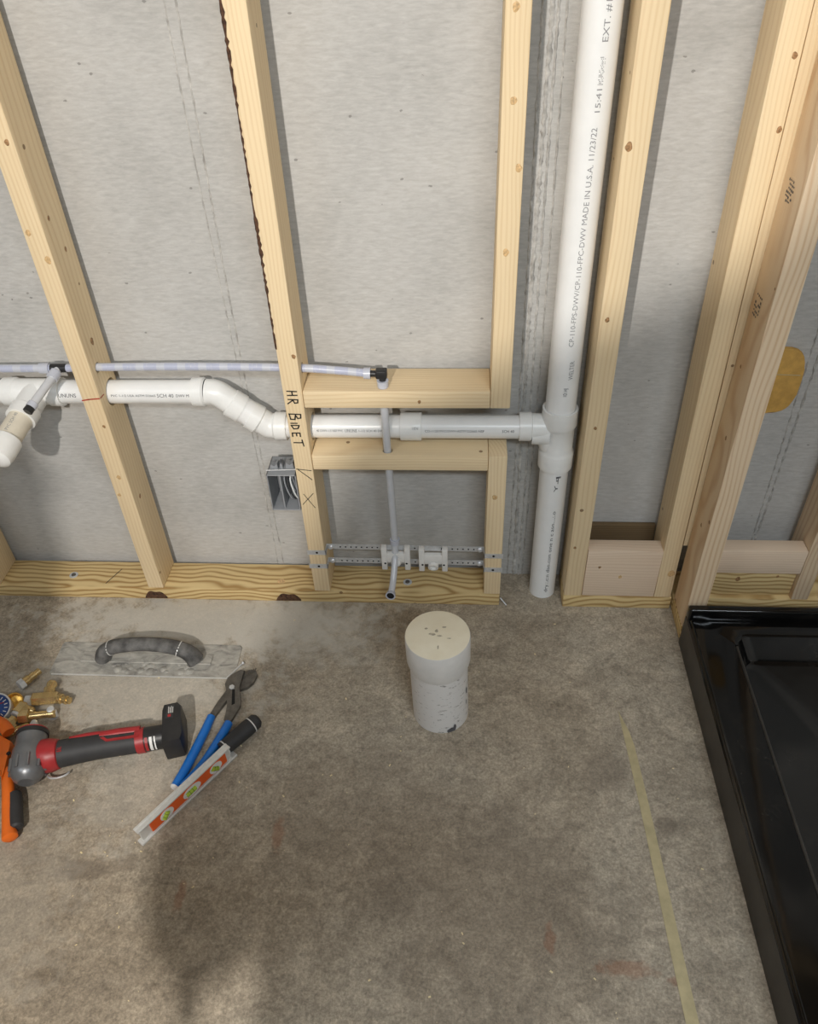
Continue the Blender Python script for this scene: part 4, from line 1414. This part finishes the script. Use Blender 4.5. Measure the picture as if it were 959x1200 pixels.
# head: red collar, grey housing, ringed expander end pointing to the wall
lathe('red_collar', (-0.026, 0, ZA + 0.001), (1, 0, 0), [(0, 0.0310), (0.004, 0.0335), (0.020, 0.0330), (0.034, 0.0290), (0.036, 0.0260)], 'red_plastic', ct, 28)
hd = Vector((-0.02, 1.0, 0.10)).normalized()
h0 = Vector((-0.046, -0.054, 0.0345))
lathe('gear_housing', h0, hd, [(0, 0.0150), (0.006, 0.0235), (0.018, 0.0310), (0.050, 0.0335), (0.068, 0.0325), (0.074, 0.0300), (0.100, 0.0290)], 'grey_metal', ct, 32)
bm = bmesh.new()
for k in range(10):
    a = 2 * pi * k / 10
    aa, uu, vv = frame(hd)
    c_ = h0 + hd * 0.032 + (uu * cos(a) + vv * sin(a)) * 0.0328
    bm_tube(bm, [c_ - hd * 0.012, c_ + hd * 0.014], 0.0035, 8)
finish('housing_rib', bm, 'grey_metal', ct, True)
lathe('head_ring', h0 + hd * 0.098, hd, [(0, 0.0285), (0.001, 0.0310), (0.009, 0.0312), (0.010, 0.0290)], 'black_plastic', ct, 32)
lathe('red_ring', h0 + hd * 0.107, hd, [(0, 0.0290), (0.0005, 0.0302), (0.003, 0.0302), (0.0035, 0.0270)], 'red_plastic', ct, 32)
lathe('expander_cone', h0 + hd * 0.108, hd, [(0, 0.013), (0.012, 0.011), (0.026, 0.006), (0.028, 0.004)], 'steel', ct, 12)
tube('belt_ring', [(-0.016 + 0.020 * (1 - cos(pi * i / 10)), -0.030 - 0.012 * sin(pi * i / 10), 0.012 + 0.004 * sin(pi * i / 10)) for i in range(11)], 0.0020, 'steel', ct, 8)

# ------------------------------------------------------------------ orange handled tool
ot = empty('orange_tool', (-0.55, -0.47, 0), 'orange hand tool with black grip beside the cordless tool', 'hand tool')
def OT(p):
    return Vector(p) - ot.location


bm = bmesh.new()
bm_prism(bm, [(-0.665, -0.455), (-0.660, -0.420), (-0.610, -0.412), (-0.575, -0.428), (-0.566, -0.462), (-0.556, -0.500), (-0.556, -0.512), (-0.568, -0.500), (-0.580, -0.478), (-0.620, -0.468)], 0.006, 0.034, 0.006)
bm.transform(Matrix.Translation(-ot.location))
head = finish('tool_body', bm, 'orange', ot, True, 40)
tube('lever', smooth_path([OT((-0.562, -0.486, .018)), OT((-0.543, -0.522, .018)), OT((-0.525, -0.560, .018)), OT((-0.507, -0.598, .018)), OT((-0.492, -0.624, .017))], 5), [0.0115] * 16 + [0.0120, 0.0130, 0.0140, 0.014, 0.009], 'orange', ot, 16)
tube('grip', smooth_path([OT((-0.525, -0.533, .016)), OT((-0.513, -0.553, .018)), OT((-0.501, -0.578, .019)), OT((-0.488, -0.604, .019))], 5), [0.008] + [0.0125] * 14 + [0.009], 'black_rubber', ot, 14)
lathe('pivot_bolt', OT((-0.566, -0.458, 0.033)), (0, 0, 1), [(0, 0.0045), (0.002, 0.0040)], 'hole', head, 10)
tube('second_lever', smooth_path([OT((-0.665, -0.375, .03)), OT((-0.630, -0.384, .034)), OT((-0.604, -0.396, .034)), OT((-0.590, -0.408, .030))], 5), 0.013, 'orange', ot, 14)

# ------------------------------------------------------------------ brass fittings
def fitting(loc, rz, label, parts, tiltx=0.0, name='brass_fitting', cat='fitting'):
    e = empty(name, loc, label, cat, 'brass fittings by the cordless tool', rot=(0, tiltx, rz))
    e.scale = (1.3, 1.3, 1.3)
    for pn, p0, ax_, prof, mt, sg in parts:
        lathe(pn, p0, ax_, prof, mt, e, sg, angle=25)
    return e


X, Y, Z = (1, 0, 0), (0, 1, 0), (0, 0, 1)
fitting((-0.619, -0.258, 0.0), radians(58), 'small brass barb with silver nut lying apart from the other fittings', [
    ('nut', (-0.020, 0, 0.0095), X, [(0, 0.007), (0.001, 0.0095), (0.010, 0.0095), (0.011, 0.007)], 'steel', 6),
    ('barb', (-0.010, 0, 0.0095), X, [(0, 0.0075), (0.010, 0.0075), (0.011, 0.0060), (0.020, 0.0068), (0.021, 0.0050), (0.030, 0.0060), (0.031, 0.004)], 'brass', 16)])
fitting((-0.556, -0.312, 0.0), radians(8), 'brass tee fitting with three barbed ends near the trowel', [
    ('tee_body', (-0.022, 0, 0.012), X, [(0, 0.010), (0.002, 0.0115), (0.040, 0.0110), (0.042, 0.009)], 'brass', 6),
    ('barb', (0.016, 0, 0.012), (1, -0.35, 0), [(0, 0.0075), (0.010, 0.0085), (0.011, 0.006), (0.020, 0.0075), (0.021, 0.005), (0.026, 0.006), (0.0265, 0.003)], 'brass', 16),
    ('barb', (0.0, 0.008, 0.012), (0.15, 1, 0.1), [(0, 0.008), (0.010, 0.0095), (0.011, 0.007), (0.020, 0.0085), (0.024, 0.007), (0.026, 0.003)], 'brass', 16),
    ('nut', (-0.033, -0.002, 0.012), X, [(0, 0.0085), (0.001, 0.0098), (0.010, 0.0098), (0.011, 0.008)], 'steel', 6)])
e = fitting((-0.622, -0.318, 0.0), 0.0, 'golden brass cap lying open end up against the gauge', [
    ('cup', (0, 0, 0.006), (0.25, -0.50, 0.85), [(0, 0.008), (0.004, 0.0125), (0.016, 0.0145), (0.017, 0.0140), (0.016, 0.0120), (0.007, 0.0100), (0.006, 0.0)], 'brass_gold', 24)])
fitting((-0.601, -0.362, 0.0), radians(-108), 'brass coupling with hexagon collar next to the orange tool', [
    ('nut', (-0.024, 0, 0.013), X, [(0, 0.009), (0.001, 0.0118), (0.018, 0.0118), (0.019, 0.009)], 'brass', 6),
    ('ring', (-0.006, 0, 0.013), X, [(0, 0.0085), (0.001, 0.0105), (0.005, 0.0105), (0.006, 0.0085)], 'steel', 20),
    ('hex_collar', (0.002, 0, 0.013), X, [(0, 0.0075), (0.008, 0.0078), (0.009, 0.0130), (0.026, 0.0130), (0.027, 0.010)], 'brass', 6)])
fitting((-0.566, -0.356, 0.0), radians(10), 'brass nut with a polished stem lying behind the ringed tool head', [
    ('nut', (-0.022, 0, 0.012), X, [(0, 0.0085), (0.001, 0.0112), (0.016, 0.0112), (0.017, 0.008)], 'brass', 6),
    ('stem', (-0.006, 0, 0.012), X, [(0, 0.0060), (0.030, 0.0055), (0.031, 0.0070), (0.040, 0.0070), (0.041, 0.004)], 'brass', 16)])
fitting((-0.592, -0.390, 0.0), radians(32), 'flat brass strip fitting wedged against the grey tool head', [
    ('stem', (-0.020, 0, 0.008), X, [(0, 0.005), (0.002, 0.0075), (0.016, 0.0075), (0.018, 0.0055), (0.040, 0.0050), (0.042, 0.003)], 'brass', 12)])
fitting((-0.530, -0.345, 0.0), radians(80), 'short nickel stem standing behind the red ring of the tool head', [
    ('stem', (0, 0, 0.0), Z, [(0, 0.0075), (0.012, 0.0075), (0.013, 0.006), (0.020, 0.006), (0.021, 0.0045)], 'steel', 14)])
fitting((-0.592, -0.336, 0.0), radians(-20), 'dull brass adapter between the golden cap and the nut', [
    ('nut', (-0.014, 0, 0.010), X, [(0, 0.007), (0.001, 0.0098), (0.014, 0.0098), (0.015, 0.007)], 'brass_gold', 6),
    ('stem', (0.0, 0, 0.010), X, [(0, 0.0065), (0.014, 0.0065), (0.016, 0.0050), (0.018, 0.003)], 'brass', 14)])
# pressure gauge
gg = empty('pressure_gauge', (-0.652, -0.345, 0.0), 'round pressure gauge with blue dial and pale rim', 'gauge')
gd = Vector((0.12, -0.25, 1)).normalized()
lathe('case', (0, 0, 0.008), gd, [(0, 0.030), (0.002, 0.0345), (0.020, 0.0350), (0.024, 0.0345), (0.024, 0.0315), (0.020, 0.0310)], 'alum', gg, 36)
lathe('dial', Vector((0, 0, 0.008)) + gd * 0.0195, gd, [(0, 0.0312), (0.002, 0.0312)], 'blue_dial', gg, 36)
bm = bmesh.new()
_, gu, gv = frame(gd)
for k in range(18):
    a = 2 * pi * k / 18
    d_ = gu * cos(a) + gv * sin(a)
    p_ = Vector((0, 0, 0.008)) + gd * 0.0219
    bm_ribbon(bm, [p_ + d_ * 0.021, p_ + d_ * 0.027], 0.0016, gd, 0.0003)
finish('dial_marks', bm, 'white_paint', gg)
tube('needle', [Vector((0, 0, 0.0305)), Vector((0.018, 0.010, 0.0305))], 0.0012, 'red_plastic', gg, 6)

# ------------------------------------------------------------------ small floor items
# screw washers on the sole plate and nail at its end
for x, y in ((-0.626, 0.038), (0.201, 0.034)):
    wsh = empty('washer_screw', (x, y, 0.038), 'washer head screw in the sole plate beside a pencil mark' if x < 0 else 'washer head screw in the sole plate below the white clamps', 'screw', 'screws in the sole plate')
    lathe('washer', (0, 0, 0.0002), Z, [(0, 0.0105), (0.0012, 0.0105), (0.0014, 0.0095)], 'steel', wsh, 20)
    lathe('screw_head', (0, 0, 0.0014), Z, [(0, 0.0055), (0.002, 0.0050), (0.0028, 0.003)], 'dark_steel', wsh, 12)
nl = tube('nail', [(0.4215, 0.006, 0.020), (0.436, -0.004, 0.006)], 0.0017, 'steel', None, 8)
tag(nl, 'bent shiny nail poking out at the end of the long sole plate', 'nail')
bm = bmesh.new()
rnd = random.Random(21)
for i in range(230):
    if i < 130:
        x, y = rnd.uniform(-0.65, 0.80), rnd.uniform(-1.0, -0.02)
    else:
        x, y = rnd.gauss(-0.22, 0.2), rnd.gauss(-0.58, 0.14)
    if y > -0.01 or x > 0.81:
        continue
    s = 0.0006 + 0.0020 * rnd.random() ** 4
    a = rnd.random() * 6.3
    m4 = Matrix.Translation((x, y, 0.0004 + s * 0.2)) @ Matrix.Rotation(a, 4, 'Z')
    bm_box(bm, (-s, -s * rnd.uniform(.3, .9), -s * 0.2), (s, s * 0.4, s * 0.25), 0, 1, m4)
o = finish('sawdust_chips', bm, 'chip', None)
tag(o, 'tiny pale wood chips and sawdust scattered over the concrete floor', 'sawdust', None, 'stuff')

# ------------------------------------------------------------------ work light on a tripod (out of frame)
wl = empty('work_light', (LAMP.x, LAMP.y - 0.14, 0), 'black tripod work light standing behind the photographer', 'lamp')
def WL(p):
    return Vector(p) - wl.location


aim = (KEY_TARGET - LAMP).normalized()
lathe('lamp_head', WL(LAMP - aim * 0.075), aim, [(0, 0.035), (0.010, 0.055), (0.060, 0.062), (0.066, 0.060), (0.066, 0.050)], 'black_plastic', wl, 28)
m, nt, b_ = new_mat('lit_lens')
b_.inputs['Emission Color'].default_value = (1, 0.94, 0.85, 1)
b_.inputs['Emission Strength'].default_value = 6.0
MAT['lens'] = m
lathe('lamp_lens', WL(LAMP - aim * 0.011), aim, [(0, 0.050), (0.003, 0.050)], 'lens', wl, 28)
tube('pole', [(0, 0, 0.30), (0, 0.0, 1.62)], 0.012, 'steel', wl, 12)
tube('head_bracket', [(0, 0, 1.62), (0, 0.03, 1.66), WL(LAMP - aim * 0.07)], 0.009, 'black_plastic', wl, 10)
for k in range(3):
    a = 2 * pi * k / 3 + 0.6
    tube('leg', [(0, 0, 0.62), (cos(a) * 0.40, sin(a) * 0.40, 0.012)], 0.010, 'black_plastic', wl, 10)
# housings for the two unseen fill lights added under the ceiling
for x, y in ((0.9, -2.3), (-1.5, -2.2)):
    sl = empty('fill_light', (x, y, 2.37), 'long white unseen fill light added under the ceiling over the ' + ('plywood bench' if x < 0 else 'photographer'), 'ceiling light')
    bm = bmesh.new()
    bm_box(bm, (-0.62, -0.14, 0.005), (0.62, 0.14, ZC - 2.37), 0.004)
    finish('housing', bm, 'white_paint', sl)

# ------------------------------------------------------------------ plywood bench with a bucket (unseen, added to cast the shade at the left)
bench = empty('shade_bench', (-0.95, -1.45, 0), 'plywood topped work bench added unseen to shade the left', 'bench')
bm = bmesh.new()
bm_box(bm, (-0.55, -0.25, 0.90), (0.60, 0.22, 0.92), 0.002)
finish('bench_top', bm, 'plywood', bench)
for sx in (-0.50, 0.42):
    for sy in (-0.20, 0.17):
        bm = bmesh.new()
        bm_box(bm, (sx - 0.03, sy - 0.019, 0), (sx + 0.03, sy + 0.019, 0.90), 0.002)
        finish('leg', bm, 'pine_z', bench)
bk = empty('shade_bucket', (-0.470, -1.40, 0.9205), 'orange plastic bucket added on the unseen bench to shade the left', 'shade_bucket')
lathe('pail', (0, 0, 0), Z, [(0, 0.130), (0.30, 0.148), (0.305, 0.155), (0.33, 0.155), (0.33, 0.147), (0.02, 0.126), (0.018, 0.0)], 'shade_bucket', bk, 32, True, False)
tube('bail_handle', [(0.156 * cos(pi * i / 12), 0.06 + 0.10 * sin(pi * i / 12), 0.30 - 0.10 * sin(pi * i / 12)) for i in range(13)], 0.003, 'steel', bk, 8)

# ------------------------------------------------------------------ the photographer (out of frame, casts the large shade)
person = empty('person', (0.098, -1.53, 0), 'person in a dark shirt holding a phone up in one hand', 'person')
def skin_body():
    V, Ed, R = [], [], []
    def add(p, r, par=None):
        V.append(p)
        R.append(r)
        if par is not None:
            Ed.append((par, len(V) - 1))
        return len(V) - 1
    pel = add((0, 0, 0.95), (0.205, 0.130))
    waist = add((0, 0.0, 1.09), (0.215, 0.130), pel)
    chest = add((-0.005, 0.0, 1.225), (0.225, 0.130), waist)
    upc = add((0.0, -0.01, 1.312), (0.150, 0.095), chest)
    neck = add((0.105, 0.0, 1.45), (0.056, 0.058), upc)
    hd1 = add((0.11, 0.02, 1.55), (0.070, 0.085), neck)
    hd2 = add((0.13, 0.02, 1.64), (0.076, 0.092), hd1)
    hd3 = add((0.13, 0.01, 1.70), (0.055, 0.065), hd2)
    # left arm hanging, slightly bent
    ls = add((-0.150, 0.0, 1.295), (0.075, 0.072), upc)
    le = add((-0.208, 0.0, 1.09), (0.085, 0.075), ls)
    lf = add((-0.228, 0.030, 1.01), (0.084, 0.070), le)
    lw = add((-0.226, 0.060, 0.945), (0.066, 0.056), lf)
    lh = add((-0.224, 0.080, 0.890), (0.048, 0.050), lw)
    # right arm raised to the phone
    rs = add((0.190, 0.0, 1.330), (0.066, 0.066), upc)
    re = add((0.345, 0.03, 1.12), (0.050, 0.050), rs)
    rw = add((0.300, 0.135, 1.235), (0.030, 0.032), re)
    rh = add((0.272, 0.165, 1.275), (0.022, 0.038), rw)
    for s in (-1, 1):
        hp_ = add((s * 0.095, 0, 0.88), (0.090, 0.095), pel)
        kn = add((s * 0.110, 0.02, 0.49), (0.060, 0.065), hp_)
        cf = add((s * 0.115, -0.01, 0.32), (0.056, 0.060), kn)
        an = add((s * 0.120, -0.02, 0.09), (0.040, 0.045), cf)
        hl_ = add((s * 0.121, -0.01, 0.045), (0.042, 0.042), an)
        add((s * 0.130, 0.17, 0.035), (0.045, 0.030), hl_)
    me = bpy.data.meshes.new('body')
    me.from_pydata(V, Ed, [])
    o = bpy.data.objects.new('body', me)
    COL.objects.link(o)
    md = o.modifiers.new('skin', 'SKIN')
    md.use_smooth_shade = True
    for i, sv in enumerate(me.skin_vertices[0].data):
        sv.radius = R[i]
        sv.use_root = (i == 0)
    sb = o.modifiers.new('sub', 'SUBSURF')
    sb.levels = 2
    sb.render_levels = 2
    bpy.context.view_layer.update()
    dg = bpy.context.evaluated_depsgraph_get()
    nm = bpy.data.meshes.new_from_object(o.evaluated_get(dg))
    bpy.data.objects.remove(o, do_unlink=True)
    nm.name = 'body'
    nm.materials.clear()
    for k in ('shirt', 'skin', 'trousers', 'boots'):
        nm.materials.append(MAT[k])
    lo = min(v.co.z for v in nm.vertices)
    for v in nm.vertices:
        if v.co.z < 0.12:
            v.co.z = max(v.co.z, 0.001)
    for p in nm.polygons:
        c = p.center
        p.use_smooth = True
        if c.z < 0.14:
            p.material_index = 3
        elif c.z > 1.46 or (c.x < -0.205 and c.z < 0.965) or (c.y > 0.125 and c.z > 1.15 and c.x > 0.12):
            p.material_index = 1
        elif c.z < 0.98 and c.x > -0.185:
            p.material_index = 2
        else:
            p.material_index = 0
    b = bpy.data.objects.new('body', nm)
    COL.objects.link(b)
    b.parent = person
    return b


body_p = skin_body()
def finger(pts, r0, r1, par):
    pp = smooth_path(pts, 4)
    n = len(pp)
    return tube('finger', pp, [r0 + (r1 - r0) * i / (n - 1) for i in range(n)], 'skin', par, 10)


# relaxed left hand
for k in range(4):
    y = 0.063 + 0.017 * k
    ln_ = (0.072, 0.082, 0.078, 0.062)[k]
    finger([(-0.228, y, 0.885), (-0.230, y + 0.004, 0.868 - ln_ * 0.35), (-0.226, y + 0.006, 0.868 - ln_ * 0.75), (-0.218, y + 0.004, 0.868 - ln_)], 0.0090, 0.0065, body_p)
finger([(-0.221, 0.108, 0.930), (-0.208, 0.133, 0.895), (-0.202, 0.145, 0.865)], 0.0100, 0.0075, body_p)
# phone at the camera position, right hand around its lower half
ph = empty('phone', CAM_POS - fwd * 0.010 - U2 * 0.055 + R2 * 0.02, 'black smartphone held up in the photographer\'s hand', 'phone')
ph.rotation_euler = M3.to_euler()
bm = bmesh.new()
bm_box(bm, (-0.036, -0.075, -0.002), (0.036, 0.075, 0.006), 0.003, 2)
finish('phone_body', bm, 'black_plastic', ph, True)
bm = bmesh.new()
bm_box(bm, (-0.033, -0.071, 0.0060), (0.033, 0.071, 0.0064))
finish('screen', bm, 'hole', ph)
pc = ph.location - person.location
for k in range(4):
    s_ = pc - U2 * (0.010 + 0.019 * k)
    finger([s_ + R2 * 0.060 - fwd * 0.030, s_ + R2 * 0.046 - fwd * 0.002, s_ + R2 * 0.030 + fwd * 0.012, s_ + R2 * 0.010 + fwd * 0.012], 0.0090, 0.0070, body_p)
s_ = pc - U2 * 0.045
finger([s_ + R2 * 0.020 - fwd * 0.045, s_ - R2 * 0.020 - fwd * 0.020, s_ - R2 * 0.046 - fwd * 0.006], 0.0100, 0.0080, body_p)
# face and hair
hc = Vector((0.02, 0.02, 1.62))
bm = bmesh.new()
bmesh.ops.create_uvsphere(bm, u_segments=24, v_segments=14, radius=1.0)
for v in bm.verts:
    v.co = Vector((v.co.x * 0.086, v.co.y * 0.102 - 0.008, v.co.z * 0.085)) + Vector((0.13, 0.01, 1.655))
bmesh.ops.delete(bm, geom=[v for v in bm.verts if v.co.z < 1.62 or (v.co.y > 0.075 and v.co.z < 1.69)], context='VERTS')
finish('hair', bm, 'hair', body_p, True)
for sx in (-1, 1):
    lathe('eye', (0.13 + sx * 0.031, 0.098, 1.615), Y, [(0, 0.010), (0.006, 0.009), (0.010, 0.0)], 'white_paint', body_p, 12, True, False)
    lathe('ear', (0.13 + sx * 0.074, 0.015, 1.605), (sx, -0.2, 0), [(0, 0.020), (0.008, 0.024), (0.014, 0.018)], 'skin', body_p, 12)
tube('nose', [(0.13, 0.098, 1.615), (0.13, 0.117, 1.585), (0.13, 0.102, 1.578)], [0.007, 0.012, 0.009], 'skin', body_p, 10)
tube('mouth', [(0.108, 0.096, 1.555), (0.13, 0.102, 1.554), (0.152, 0.096, 1.555)], 0.005, 'red_mark', body_p, 8)
